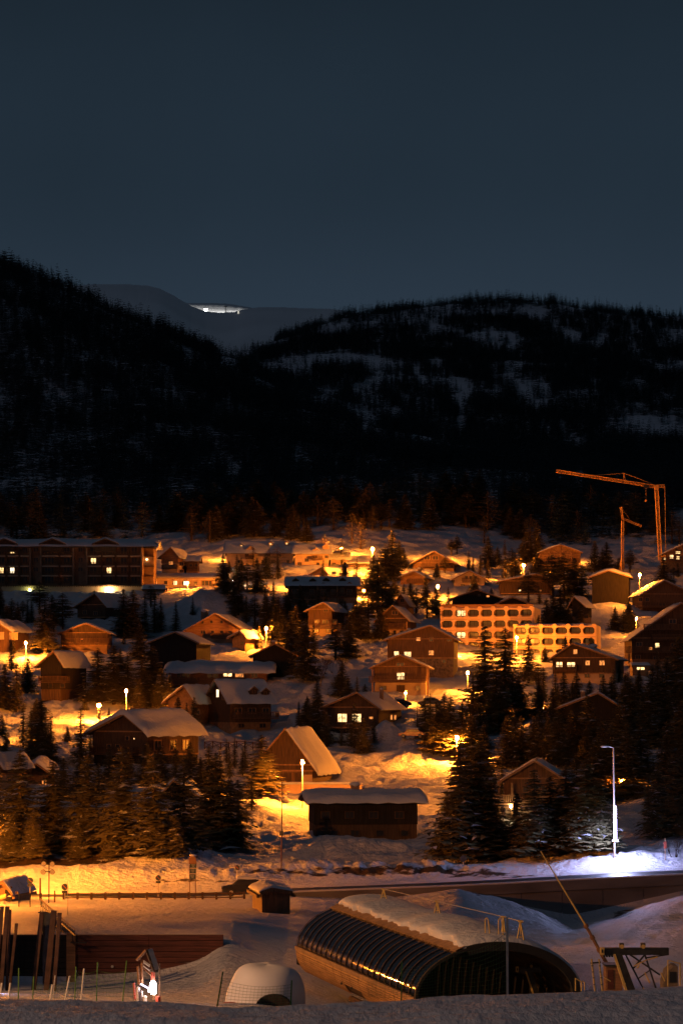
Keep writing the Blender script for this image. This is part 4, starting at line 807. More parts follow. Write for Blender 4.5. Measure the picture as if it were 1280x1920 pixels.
for i, (px, base, hpx, kd, wid, g, hm) in enumerate(TREES):
    var = {'spruce': 5, 'thin': 3, 'larch': 4, 'pine': 2}[kd]; cm, tm = KIND[(kd, (i * 7 + 3) % var)]
    nm = {'spruce': 'spruce_tree', 'thin': 'slim_spruce_tree', 'larch': 'larch_tree', 'pine': 'pine_tree'}[kd]
    t = empty(nm, g, rn.uniform(0, 6.28)); s = hm / 10.
    wf = wid * (1.34 if kd != 'thin' else 1.1); t.scale = (s * wf, s * wf, s)
    if i < NEDGE: tag(t, TL[i], 'tree', 'conifers between the houses')
    else: tag(t, {'larch': 'lamp-tinted bare larch on the lower edge of the hillside forest', 'pine': 'dark bushy pine on the lower edge of the hillside forest', 'spruce': 'dark pointed spruce on the lower edge of the hillside forest'}[kd], 'tree', 'trees along the lower edge of the hillside forest: ' + KN[kd])
    link('crown', cm, t); link('trunk', tm, t)

# leafless shrubs on the snowy meadow
def shrub(px, base, h, label, seed):
    Y = Yat(px, base); g = G(px, Y); rn_ = random.Random(seed); b = MB(); s = h / F * Y
    def br(p, d, l, r_, dep):
        q_ = p + d * l; b.bar(p, q_, r_, 3, r_ * .6)
        if dep == 0: return
        for k_ in range(3):
            nd = (d + Vector((rn_.uniform(-.7, .7), rn_.uniform(-.7, .7), rn_.uniform(-.1, .5)))).normalized(); br(q_, nd, l * .68, r_ * .6, dep - 1)
    for k_ in range(4): br(Vector((rn_.uniform(-.3, .3), 0, -.2)), Vector((rn_.uniform(-.5, .5), rn_.uniform(-.4, .4), 1)).normalized(), s * .36, .055, 4)
    o = b.build('bare_shrub', 'bark', loc=g); tag(o, label, 'shrub')
shrub(600, 1288, 62, 'leafless shrub on the dark snowy meadow, left one', 1); shrub(632, 1278, 52, 'leafless shrub on the dark snowy meadow, right one', 2)
shrub(1262, 1622, 40, 'bare bush on the blue-lit snow bank at the right edge', 4)

# ------------------------------------------------------------------ hillside forest (uncountable)
def forest():
    rs = np.random.RandomState(3); pts = []; sc = []; ro = []
    N_ = 56000
    clear = [(620,672,110,13),(530,690,60,14),(440,668,40,16),(865,745,22,18),(862,795,9,26),(1022,728,12,14),(1245,808,40,13),(1238,690,9,9),(790,563,75,9),(1000,585,40,10),(480,640,40,18),(740,770,16,10),(780,690,8,12),
             (8,748,12,14),(22,792,9,14),(440,893,14,18),(350,922,22,9),(1082,908,16,9),(950,1000,40,12),(1270,975,18,26),(640,615,16,6),(560,860,8,14),(172,780,8,6),(130,820,5,6),(620,735,26,10),(700,715,20,8),(60,990,50,7),(160,985,16,14),
             (700,998,50,14),(600,1000,60,8),(790,1000,60,12),(920,940,18,14)]
    n4 = N_ * 3; y = np.sqrt(rs.uniform(780 ** 2, 2300 ** 2, n4)); px = rs.uniform(-330, 1610, n4); x = (px - 640) / F * y
    ii = np.clip(np.searchsorted(pxs, px) - 1, 0, len(pxs) - 2); jj = np.clip(np.searchsorted(Ys, y) - 1, 0, len(Ys) - 2)
    a = (px - pxs[ii]) / (pxs[ii + 1] - pxs[ii]); b_ = (y - Ys[jj]) / (Ys[jj + 1] - Ys[jj])
    z = (Z[jj, ii] * (1 - a) + Z[jj, ii + 1] * a) * (1 - b_) + (Z[jj + 1, ii] * (1 - a) + Z[jj + 1, ii + 1] * a) * b_
    row = HY - z * F / y; lim = 668 - (px - 400) * .42 + 26 * (fbm(x / 30., y / 60., 3) - .5); keep = ~((y > 1750) & (px < 640) & (row < lim) & (rs.rand(n4) < .97))
    keep &= (y > 812) | (((px < 330) | (px > 1020)) & (rs.rand(n4) < .8) & (y > 785 + 25 * rs.rand(n4)))
    wob = 1 + .8 * (vnoise(x / 6., y / 14.) - .5)
    for ca_, cb_, cc_, cd_ in clear: keep &= ~((((px - ca_) / (cc_ * 1.0)) ** 2 + ((row - cb_ - 5) / (cd_ * .85 + 4)) ** 2 < wob) & (rs.rand(n4) < .97))
    d = fbm(x / 45., y / 110., 3); keep &= ~((d < .38) & (px > 520) & (rs.rand(n4) < .4)); keep &= ~((y > 2080) & (rs.rand(n4) < .35))
    fine = fbm(x / 13., y / 38., 2); keep &= ~((fine < .38) & (px > 430) & (y > 1150) & (rs.rand(n4) < .8)); keep &= ~((fine < .36) & (rs.rand(n4) < .6))
    keep &= (px > 400) | (y < 1500) | (rs.rand(n4) < .1)
    ids = np.where(keep)[0][:N_]; pts = np.stack([x[ids], y[ids], z[ids] - .3], -1).tolist(); sc = rs.uniform(.45, 1.0, len(ids)) * (1 + .25 * (rs.rand(len(ids)) < .12)); ro = rs.rand(len(ids)) * 6.28
    me = bpy.data.meshes.new('hillside_forest'); me.from_pydata(pts, [], [])
    a = me.attributes.new('sc', 'FLOAT', 'POINT'); a.data.foreach_set('value', np.array(sc, np.float32))
    a = me.attributes.new('ro', 'FLOAT', 'POINT'); a.data.foreach_set('value', np.array(ro, np.float32))
    o = link('hillside_forest', me); tag(o, 'dense dark conifer forest covering the hills behind the village', 'forest', kind='stuff')
    col = bpy.data.collections.new('forest_kinds')
    for s, (kd, lv, nb, tw, rad) in enumerate([('spruce', 12, 7, 2, 2.3), ('spruce', 11, 7, 2, 2.7), ('pine', 10, 7, 3, 2.8), ('spruce', 12, 6, 2, 1.9), ('pine', 9, 7, 3, 2.4)]):
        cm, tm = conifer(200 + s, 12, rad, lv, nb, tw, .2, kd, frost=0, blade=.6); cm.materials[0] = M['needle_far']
        ob = bpy.data.objects.new('forest_tree', cm); col.objects.link(ob)
    ng = bpy.data.node_groups.new('scatter', 'GeometryNodeTree')
    ng.interface.new_socket('Geometry', in_out='INPUT', socket_type='NodeSocketGeometry'); ng.interface.new_socket('Geometry', in_out='OUTPUT', socket_type='NodeSocketGeometry')
    gi = ng.nodes.new('NodeGroupInput'); go = ng.nodes.new('NodeGroupOutput'); ip = ng.nodes.new('GeometryNodeInstanceOnPoints'); ci = ng.nodes.new('GeometryNodeCollectionInfo')
    ci.inputs['Collection'].default_value = col; ci.inputs['Separate Children'].default_value = True; ci.inputs['Reset Children'].default_value = True
    n1 = ng.nodes.new('GeometryNodeInputNamedAttribute'); n1.data_type = 'FLOAT'; n1.inputs['Name'].default_value = 'sc'
    n2 = ng.nodes.new('GeometryNodeInputNamedAttribute'); n2.data_type = 'FLOAT'; n2.inputs['Name'].default_value = 'ro'
    cx = ng.nodes.new('ShaderNodeCombineXYZ'); ri = ng.nodes.new('FunctionNodeRandomValue'); ri.data_type = 'INT'
    for s_ in ri.inputs:
        if s_.name == 'Min' and s_.type == 'INT': s_.default_value = 0
        if s_.name == 'Max' and s_.type == 'INT': s_.default_value = 4
    lk = ng.links.new
    lk(gi.outputs[0], ip.inputs['Points']); lk(ci.outputs[0], ip.inputs['Instance']); ip.inputs['Pick Instance'].default_value = True
    lk([s_ for s_ in ri.outputs if s_.type == 'INT'][0], ip.inputs['Instance Index'])
    lk([s_ for s_ in n1.outputs if s_.enabled or s_.type == 'VALUE'][0], ip.inputs['Scale']); lk([s_ for s_ in n2.outputs if s_.enabled or s_.type == 'VALUE'][0], cx.inputs[2]); lk(cx.outputs[0], ip.inputs['Rotation'])
    lk(ip.outputs[0], go.inputs[0])
    mo = o.modifiers.new('scatter', 'NODES'); mo.node_group = ng
forest()
# scattered shrubs and lone trees on the far snow
b = MB()
for i in range(70):
    px = rn.uniform(380, 640); row = rn.uniform(590, 640); Y = 2900
    p = P(px, row, Y); fz = None
pylon_rows = [(422, 580), (447, 586)]

# ------------------------------------------------------------------ cranes
def crane1():
    Y = 705.; t = tag(empty('tower_crane', P(1237, 1040, Y)), 'tall tower crane with long lattice jib pointing left over the forest', 'crane'); o0 = P(1237, 1040, Y)
    def q(px, row, dy=0): return P(px, row, Y + dy) - o0
    def lattice(name, a, b_, w, n, r_, chords=4):
        b = MB(); a, b_ = Vector(a), Vector(b_); d = (b_ - a).normalized(); u = Vector((0, 1, 0)); v_ = d.cross(u).normalized()
        offs = [u * w + v_ * w, -u * w + v_ * w, -u * w - v_ * w, u * w - v_ * w] if chords == 4 else [v_ * w * 1.3, u * w - v_ * w * .7, -u * w - v_ * w * .7]
        for o in offs: b.bar(a + o, b_ + o, r_, 4)
        for i in range(n):
            p0 = a + (b_ - a) * i / n; p1 = a + (b_ - a) * (i + 1) / n; m_ = len(offs)
            for k in range(m_): b.bar(p0 + offs[k], p1 + offs[(k + 1) % m_], r_ * .6, 3); b.bar(p0 + offs[k], p0 + offs[(k + 1) % m_], r_ * .6, 3)
        return b.build(name, 'crane', t)
    lattice('mast', q(1237, 1050), q(1229.5, 912), .42, 22, .10)
    lattice('jib', q(1230, 912), q(1042, 882.5), .36, 34, .09, 3)
    lattice('counter_jib', q(1230, 912), q(1245, 911), .36, 3, .09)
    b = MB(); b.bar(q(1168, 901), q(1169, 887.5), .10); b.bar(q(1172, 903), q(1169, 887.5), .08); b.bar(q(1169, 887.5), q(1115, 891), .05); b.bar(q(1169, 887.5), q(1222, 907), .05); b.build('stay', 'crane', t)
    b = MB(); b.bar(q(1245.5, 911), q(1247, 1040), .10); b.bar(q(1243.5, 911), q(1243.5, 916), .2); b.build('back_stay', 'crane', t)
    MB().box(-.5, .5, -.5, .5, -.6, .5).build('slewing_ring', 'crane', t, loc=q(1230, 914)); MB().box(-.7, .7, -.4, .4, -.5, .4).build('trolley', 'steel_dark', t, loc=q(1211, 911.5))
    b = MB(); b.bar(q(1210, 912), q(1210, 937), .03); b.ball(q(1210, 939), .35, 6, 4); b.build('hook', 'crane', t)
    # small crane
    Y2 = 690.; t2 = tag(empty('tower_crane', P(1166, 1070, Y2)), 'smaller crane with folded jib, left of the tall tower crane', 'crane'); o0 = P(1166, 1070, Y2); t = t2
    def q(px, row, dy=0): return P(px, row, Y2 + dy) - o0
    lattice('mast', q(1166, 1070), q(1166.5, 976), .30, 16, .08)
    lattice('folded_jib', q(1167, 974), q(1163, 950), .22, 6, .07, 3); lattice('jib', q(1167, 973), q(1202, 987), .22, 8, .07, 3)
    b = MB(); b.bar(q(1164, 951), q(1179, 973), .045); b.bar(q(1160.5, 1070), q(1166, 1035), .08); b.bar(q(1171, 1070), q(1167, 1035), .08); b.build('stay', 'crane', t)
crane1()

# ------------------------------------------------------------------ street lamps
LS = [
 (698, 1030, 1072, 18000, 'brightest upper street lamp, glowing beside the flat roofed shelter', dict(Y=690, r=.45)),
 (820, 1100, 1122, 5200, 'glowing lamp right of the small orange-lit chalet', dict(Y=640, r=.42)),
 (981, 1060, 1080, 7000, 'small lamp on the lit snow slope, left of the truss chalet', dict(Y=690, r=.32)),
 (1035, 1084, 1104, 1500, 'small lamp in front of the truss chalet trees', dict(Y=660, r=.32)),
 (1198, 1078, 1098, 4200, 'lamp glowing right of the windowless black barn', dict(Y=632, r=.36)),
 (1263, 1140, 1168, 3000, 'lamp shining above the big balconied chalet at the right edge', dict(Y=545, r=.34)),
 (186, 1323, 1352, 9000, 'round lamp glowing above the bright snow lane at left', dict(r=.36)),
 (237, 1296, 1332, 5500, 'tall lamp with brightly lit pole before the orange spruces', dict(r=.26, Y=437)),
 (499, 1178, 1222, 5600, 'tall lamp with brightly lit pole beside the yellow-lit hut', dict(r=.26)),
 (567, 1430, 1502, 9500, 'tall street lamp in front of the steep A-frame barn', dict(r=.26, Y=333)),
 (856, 1384, 1436, 9000, 'orange lamp shining between the central spruces', dict(r=.33, Y=384)),
 (876, 1262, 1300, 2300, 'lamp with lit pole right of the bright-window balcony chalet', dict(r=.26)),
 (968, 1196, 1246, 6000, 'lamp with lit pole in front of the lower hotel wing', dict(r=.28, Y=527)),
 (845, 1226, 1246, 6000, 'added unseen lamp behind the barn-like chalet, lighting the upper hotel block', dict(Y=530, r=.24)),  # added out of sight to brighten the hotel front
 (556, 1089, 1106, 6500, 'added unseen lamp behind the roof of the long dormered chalet', dict(Y=656, r=.22)),  # unseen, put in to light the ochre residence facade
 (352, 1106, 1122, 1800, 'low lamp on the snow in front of the long cream annexe', dict(Y=648, r=.16)),
 (49, 1206, 1236, 6500, 'dazzling lamp by the snow drive at the left edge', dict(r=.3)),
 (1164, 1462, 1500, 2600, 'lamp hidden behind the lower right spruces', dict(r=.28)),
 (1192, 1160, 1184, 1600, 'lamp hidden behind the small lit spruce, right of the hotel', dict(Y=572)),
 (682, 1108, 1134, 5200, 'lamp tucked between the dormered chalet and the pines', dict(Y=632, r=.25)),
 (427, 1019, 1040, 7000, 'added unseen lamp behind the left end of the ochre residence', dict(Y=738, r=.22)),  # added to light the hillside and wood edge, unseen
 (535, 1020, 1040, 11000, 'added unseen lamp behind the ridge of the ochre residence', dict(Y=745, r=.22)),  # unseen, added for the glow on the slope and trees behind
 (640, 1030, 1045, 9000, 'added unseen lamp behind the snow-domed ochre house', dict(Y=735, r=.22)),  # another unseen lamp put in for the lit hillside
 (822, 1040, 1056, 9000, 'added unseen lamp behind the large brown upper chalet', dict(Y=728, r=.22)),  # unseen, added to light the snow slope above the chalet
 (1066, 1038, 1052, 2500, 'lamp hidden behind the exposed-truss chalet', dict(Y=742, r=.22)),
 (936, 1330, 1360, 1500, 'lamp hidden inside the tall central-right spruces', dict(r=.22)),
 (437, 1088, 1112, 900, 'white lamp at the end wall of the long cream annexe', dict(Y=664, r=.25, col=(1, .72, .42))),
 (420, 1096, 1116, 1200, 'lamp by the snow heap below the cream annexe', dict(Y=652, r=.2)),
 (900, 1290, 1330, 1500, 'lamp behind the spruce left of the hotel trees', dict(r=.2, Y=455)),
 (1018, 1330, 1350, 700, 'lamp glimmering behind the right-hand hotel trees', dict(r=.2, Y=440)),
 (760, 1300, 1330, 900, 'low lamp on the lit drive under the balcony chalet', dict(r=.2, Y=447)),
]
for l in LS: lamp(l[0], l[1], l[2], l[3], l[4], **l[5])
# lamps standing just outside the picture on the left: they light the drive, the bank and the cabin
lamp(-34, 1360, 1392, 4500, 'lamp beyond the left edge above the lit roof', r=.28)
lamp(-30, 1560, 1600, 2500, 'lamp beyond the left edge below the spruces', r=.28)
lamp(-46, 1570, 1660, 14000, 'tall lamp beyond the left edge lighting the ploughed bank', Y=228, r=.3)
lamp(-200, 1560, 1690, 9000, 'tall lamp beyond the left edge lighting the snowfield', Y=200, r=.3)
# tall unlit poles
def polething(name, label, cat, a, b_, Y, r_, m='pole', extra=None):
    g = P(a[0], a[1], Y); t = tag(empty(name, g), label, cat); top = P(b_[0], b_[1], Y) - g
    b = MB(); b.bar((0, 0, -1), top, r_, 8, r_ * .6); b.build('pole', m, t)
    if extra: extra(t, top)
    return t
def head_arm(t, top):
    b = MB(); b.bar(top, top + Vector((-.55, 0, .15)), .05); b.build('arm', 'metal', t)
    b = MB(); b.ball(top + Vector((-.8, 0, .12)), .32, 8, 5, (1.2, .7, .35)); b.build('lamp_head', 'metal', t)
def cam_box(t, top): MB().box(-.18, .18, -.18, .18, -.2, .2).build('junction_box', 'steel_dark', t, loc=top * .48)
polething('light_pole', 'slim tall pole standing left of the long black house', 'pole', (527, 1652), (529, 1465), 240, .07, 'steel_rust', cam_box)
polething('light_pole', 'bare tall pole in front of the dark lower right spruces', 'pole', (1065.5, 1598), (1063, 1468), 243, .07, 'steel_rust')
def strip_light(t, top):
    head_arm(t, top)
    b = MB(); a = P(1152.5, 1573, 236) - P(1152, 1632, 236); c_ = P(1152, 1512, 236) - P(1152, 1632, 236)
    b.bar(a + Vector((0, -.12, 0)), c_ + Vector((0, -.12, 0)), .11, 8); b.build('light_strip', emis('cold_strip_glow', (.50, .42, 1.0), 75), t)
    MB().box(-.3, .3, -.2, .2, -.08, .08).build('bracket', 'metal', t, loc=a + Vector((0, 0, -.15)))
    o = polething  # noqa
polething('street_lamp', 'unlit lamp post wrapped in a dazzling violet-white light strip', 'street lamp', (1152, 1632), (1149, 1402), 236, .10, 'metal', strip_light)
l = bpy.data.lights.new('strip_glow', 'POINT'); l.energy = 4200; l.color = (.50, .55, 1.0); l.shadow_soft_size = .4; o = bpy.data.objects.new('strip_glow', l); COL.objects.link(o); o.location = P(1158, 1550, 234)
polething('marker_post', 'thin snow marker post on the blue-lit bank, far right', 'marker post', (1246, 1622), (1246, 1572), 235, .05, 'wood_pale', lambda t, top: MB().box(-.12, .12, -.05, .05, -.3, .3).build('reflector', 'red_paint', t, loc=top * .75))
# balcony lamp of the dark red chalet
l = tag(empty('wall_lamp', P(957.5, 1512, Yat(1000, 1536) - 1.2)), 'white lamp under the lit balcony of the dark red chalet', 'wall lamp')
b = MB(); b.ball((0, 0, 0), .16, 8, 5); b.build('bulb', emis('balcony_lamp', (1, .66, .3), 380), l); MB().box(-.04, .04, .1, 1.2, .1, .16).build('bracket', 'metal', l)
# piste groomer light on the far mountain
l = tag(empty('floodlight', P(386, 581, 4390)), 'white floodlight shining on the distant snow bowl', 'floodlight')
b = MB(); b.ball((0, 0, 0), 2.2, 8, 5); b.build('bulb', emis('far_flood', (1, .98, .90), 300), l); MB().box(-.5, .5, 2, 3, -20, 0).build('mast', 'steel_dark', l)
flood('bowl_floodlight', P(386, 579, 4394), P(415, 573, 4900), 6e7, (1, .97, .9), 2, 150, .4)
l = tag(empty('piste_marker', P(447, 586.5, 4150)), 'tiny pale lit marker on the far snow ridge', 'marker'); MB().box(-1.2, 1.2, -1, 1, -3, 3).build('lamp_panel', emis('far_marker', (1, .95, .8), .6), l)
l = tag(empty('lift_pylon', P(423, 584, 4230)), 'tiny lift pylon standing against the lit snow bowl', 'lift pylon'); b = MB(); b.bar((0, 0, -6), (0, 0, 9), .6); b.bar((-2.5, 0, 8), (2.5, 0, 8), .5); b.build('mast', 'steel_dark', l)

# ------------------------------------------------------------------ road, bridge wall
def strip_sheet(name, m, pA, pB, yA, yB, lift, n=180, drop=0):
    pts = []
    for j in range(5):
        for i in range(n):
            px = pA + (pB - pA) * i / (n - 1); y = yA + (yB - yA) * j / 4; p = G(px, y); pts.append((p.x, p.y, p.z + lift))
    b = MB(); b.grid(pts, n, 5); o = b.build(name, m, smooth=True); tag(o, kind='structure'); return o
strip_sheet('road', 'asphalt', -500, 1800, 224.2, 229.6, .03)
# concrete retaining wall carrying the road
wl = tag(empty('bridge_wall', (0, 222, 0)), 'long grey concrete retaining wall under the road, lower right', 'retaining wall')
def wall_run(pA, pB, n, y0, y1, zt, zb, name, m, par):
    b = MB(); vs = []
    for i in range(n + 1):
        px = pA + (pB - pA) * i / n; x = (px - 640) / F * 222; zz = gz((px - 640) / F * 223.2, 223.2)
        vs += [(x, y0, zz + zb), (x, y0, zz + zt), (x, y1, zz + zt), (x, y1, zz + zb)]
    fs = []
    for i in range(n):
        o = i * 4
        for k in range(4): fs.append((o + k, o + 4 + k, o + 4 + (k + 1) % 4, o + (k + 1) % 4))
    fs += [(0, 1, 2, 3), (n * 4 + 3, n * 4 + 2, n * 4 + 1, n * 4)]
    b.add(vs, fs); return b.build(name, m, par)
xs = [520 + i * 76 for i in range(18)]
for a, b_ in zip(xs[:-1], xs[1:]): wall_run(a + .6, b_ - .6, 3, -.55, .25, -.72, -7, 'panel', 'concrete', wl)
wall_run(520, 1880, 40, -.50, .20, -.74, -7, 'backing', 'concrete', wl)
wall_run(518, 1888, 60, -.70, .35, .12, -.70, 'coping', 'concrete', wl)
wall_run(518, 1888, 90, -.62, .10, .24, .13, 'snow_line', 'snow_roof', wl)
# wooden guard rail along the left part of the road
gr = tag(empty('guard_rail', (0, 0, 0)), 'low rail fence along the road edge behind the orange snowfield', 'guard rail')
rl = []
pm = MB().box(-.09, .09, -.09, .09, -.6, .62).mesh('post', 'wood_dark')
for i in range(14):
    px = 120 + i * 26; p = G(px, 217); rl.append(p + Vector((0, -.12, .5))); link('post', pm, gr, p)
MB().path(rl, .07, 6).build('rail', 'wood_dark', gr); MB().path([p - Vector((0, 0, .32)) for p in rl], .05, 6).build('rail', 'wood_dark', gr)
# wooden fence on the snow in front of the twin-dormer chalet
fn_ = tag(empty('cross_fence', (0, 0, 0)), 'rustic cross-braced fence on snow below the twin-dormer chalet', 'fence')
pp = []
for i in range(8): pp.append(G(384 + i * 15, Yat(384 + i * 15, 1405)))
pm = MB().box(-.08, .08, -.08, .08, -.5, 1.15).mesh('post', 'wood_dark')
for p in pp: link('post', pm, fn_, p)
for a, b_ in zip(pp[:-1], pp[1:]):
    MB().bar(a + Vector((0, 0, 1.05)), b_ + Vector((0, 0, 1.05)), .06).build('rail', 'wood_dark', fn_)
    u = Vector((0, 0, .2)); v_ = Vector((0, 0, .95)); x = MB(); x.bar(a + u, b_ + v_, .045); x.bar(a + v_, b_ + u, .045); x.build('cross_brace', 'wood_dark', fn_)
# yard wall lit by the central lamp, and roof pieces on the black house
yw = tag(empty('yard_wall', P(640, 1475, 354)), 'low plastered yard wall glowing in front of the A-frame barn', 'wall')
yq = 354 / F; MB().box(-135 * yq, 40 * yq, 0, .5, -1.5, .35).build('wall', 'hotel', yw); top, bot, na, nb = roof_snow(.42, 175 / 2 * yq, .35, .37, 0, .25, 'both', .1, 2)
b = MB(); f_ = lambda p: (p[1] - 47.5 * yq, .25 - p[0], p[2]); b.grid([f_(p) for p in top], na, nb); b.build('snow_cap', 'snow_roof', yw, smooth=True)

# ------------------------------------------------------------------ cars
def car(px, base, Y, rz, m, label, snow=False, L_=4.2):
    g = P(px, base, Y); t = tag(empty('parked_car', g, R(rz)), label, 'car')
    prof = [(-L_ / 2, .35), (-L_ / 2 + .05, .75), (-L_ / 2 + .9, .92), (-L_ / 2 + 1.5, 1.42), (L_ / 2 - 1.4, 1.45), (L_ / 2 - .5, .98), (L_ / 2, .90), (L_ / 2, .35)]
    b = MB().prism(prof, -.82, .82); o = b.build('body', m, t); bv = o.modifiers.new('bevel', 'BEVEL'); bv.width = .08; bv.segments = 2
    w = MB().prism([(-L_ / 2 + 1.05, .98), (-L_ / 2 + 1.55, 1.36), (L_ / 2 - 1.45, 1.38), (L_ / 2 - .75, 1.0)], -.835, .835); w.build('side_window', 'glass', t)
    for x in (-L_ / 2 + .8, L_ / 2 - .8):
        for y in (-.8, .8):
            wh = MB(); wh.bar((0, -.1, 0), (0, .1, 0), .33, 14); wo = wh.build('wheel', 'rubber', t, loc=(x, y, .33)); r_ = MB(); r_.bar((0, -.11, 0), (0, .11, 0), .18, 10); r_.build('rim', 'metal', wo)
    for y in (-.6, .6): MB().box(-.03, .03, -.15, .15, -.08, .08).build('headlight', 'glass', t, loc=(-L_ / 2, y, .68))
    if snow:
        top, bot, na, nb = roof_snow(.78, .98, 1.44, 1.46, 0, .22, 'both', 0, 4); b = MB(); b.grid([(p[1] + .05, p[0], p[2]) for p in top], na, nb); b.build('snow_cap', 'snow_roof', t, smooth=True)
    return t
car(463, 1679, 221.5, 3, 'carpaint', 'dark parked car half hidden behind the snow-pillowed kiosk', True, 4.3)
car(747, 1327, Yat(747, 1328), 8, 'carpaint', 'dark car on the bright drive, left of two by the spruce', True)
car(805, 1324, Yat(805, 1326), 4, 'carmat2', 'snow-topped car on the bright drive near the spruces', True)
car(772, 1384, Yat(772, 1388), -6, 'carred', 'reddish car parked right of the wide glowing-window chalet', True)

# ------------------------------------------------------------------ signs
def roundsign(px, row, base, Y, r_, label, plate=True, mark=True):
    g = P(px, base, Y); t = tag(empty('road_sign', g), label, 'road sign'); c_ = P(px, row, Y) - g
    b = MB(); b.bar((0, .05, -1), (0, .05, c_.z + r_), .04, 6); b.build('post', 'metal', t)
    b = MB(); b.bar(c_ + Vector((0, -.02, 0)), c_ + Vector((0, .02, 0)), r_, 20); d = b.build('disc', 'steel_dark', t)
    if mark: b = MB(); b.bar(c_ + Vector((0, -.03, 0)), c_ + Vector((0, -.021, 0)), r_ * .8, 20); b.build('disc_face', 'sign_blue', t); b = MB(); b.bar(c_ + Vector((-r_ * .55, -.045, r_ * .55)), c_ + Vector((r_ * .55, -.045, -r_ * .55)), .03, 4); b.build('bar_mark', 'red_paint', t)
    if plate: MB().box(-r_ * .9, r_ * .9, -.02, .02, -.1, .1).build('plate', 'steel_dark', t, loc=c_ + Vector((0, 0, -r_ * 1.5)))
roundsign(297, 1646, 1668, 222, .24, 'round no-parking sign on a post before the lit snow bank')
roundsign(445, 1627, 1640, 236, .24, 'small round dark sign on the snow behind the road', False)
roundsign(122, 1663, 1690, 212, .27, 'round dark sign with plate right of the four-lamp floodlight pole')
roundsign(57, 1651, 1672, 208, .25, 'round red-brown sign behind the tiny lift cabin', True)
roundsign(868, 1610, 1622, 240, .30, 'round sign half buried in the snow bank by central-right spruces', False, False)
# blue stacked direction panels
t = tag(empty('direction_sign', P(362, 1664, 219)), 'stack of three dark direction panels under a small wooden cap', 'sign'); g0 = P(362, 1664, 219)
for x in (-.27, .22): MB().box(x - .03, x + .03, 0, .06, -1, 1.9).build('post', 'wood_brown', t)
for i, r_ in enumerate((1622.5, 1633, 1643.5)):
    c_ = P(362.5 - i * .6, r_, 219) - g0; o = MB().box(-.27, .27, -.08, -.03, -.2, .2).build('panel', 'sign_blue', t, loc=c_)
    MB().box(-.28, .28, -.09, -.02, .205, .235).build('panel_edge', 'plaster', o); 
    for k in range(3): MB().box(-.18 + .04 * k, .16 - .03 * k, -.086, -.081, .08 - k * .09, .105 - k * .09).build('text_line', 'lettering_l', o)
MB().prism([(-.33, 2.0), (.3, 2.0), (.22, 2.55), (-.1, 2.75), (-.36, 2.5)], -.2, .25).build('cap', 'wood_red', t)
b = MB(); b.ball((0, 0, 2.7), .3, 8, 5, (1, 1, .4)); b.build('snow_cap', 'snow_roof', t, smooth=True)
# four-lamp floodlight pole, unlit
t = tag(empty('floodlight_pole', P(92, 1702, 205)), 'slim pole carrying four unlit round floodlights near the cabin', 'floodlight pole'); g0 = P(92, 1702, 205)
b = MB(); b.bar((0, 0, -1), P(92.5, 1618, 205) - g0, .045, 6); b.build('pole', 'steel_dark', t)
for r_ in (1619, 1634): b = MB(); b.bar(P(80, r_, 205) - g0, P(100, r_, 205) - g0, .035, 4); b.build('crossbar', 'steel_dark', t)
for px, r_ in ((83, 1618.5), (99, 1619), (82, 1634), (99, 1634)):
    c_ = P(px, r_, 205) - g0; b = MB(); b.bar(c_ + Vector((0, -.18, -.03)), c_ + Vector((0, .12, .04)), .21, 12, .13); o = b.build('floodlight', 'steel_dark', t)
    b = MB(); b.bar(c_ + Vector((0, -.2, -.034)), c_ + Vector((0, -.181, -.03)), .18, 12); b.build('lens', 'metal', o)
polething('fence_post', 'stout timber post left of the floodlight pole', 'post', (76, 1678), (76, 1646), 214, .10, 'wood_brown')
polething('fence_post', 'short timber post between the floodlight pole and the round sign', 'post', (103, 1697), (103, 1670), 208, .09, 'wood_brown')
polething('marker_post', 'thin marker pole on the snowfield by the stair rail', 'marker post', (127, 1740), (127, 1652), 185, .03, 'metal')
# snow cannon beside the cabin
t = tag(empty('snow_cannon', P(8, 1702, 203)), 'squat snow cannon on a pedestal in front of the tiny cabin', 'snow cannon'); b = MB(); b.bar((0, 0, -.3), (0, 0, .65), .16, 8, .12); b.build('pedestal', 'pole', t)
b = MB(); b.bar((-.15, .1, .75), (.32, -.25, .92), .26, 14, .22); o = b.build('barrel', 'steel_yellow', t); b = MB(); b.bar((.3, -.24, .92), (.62, -.38, .9), .07, 6, .05); b.build('nozzle', 'metal', o)
for a in (0, 2.1, 4.2): b = MB(); b.bar((0, 0, -.05), (.5 * math.cos(a), .5 * math.sin(a), -.3), .05); b.build('leg', 'pole', t)
# mesh fence behind the posts
t = tag(empty('mesh_fence', (0, 0, 0)), 'fine mesh fence on the lit snow below the tiny cabin', 'fence'); a = G(36, 199); b_ = G(78, 199)
for k in range(3): p = a.lerp(b_, k / 2); MB().box(-.04, .04, -.04, .04, -.5, 1.1).build('post', 'steel_dark', t, loc=p)
b = MB()
for k in range(22): p = a.lerp(b_, k / 21); b.bar(p, p + Vector((0, 0, 1.0)), .012, 3)
b.bar(a + Vector((0, 0, 1)), b_ + Vector((0, 0, 1)), .02); b.build('mesh', 'steel_dark', t)

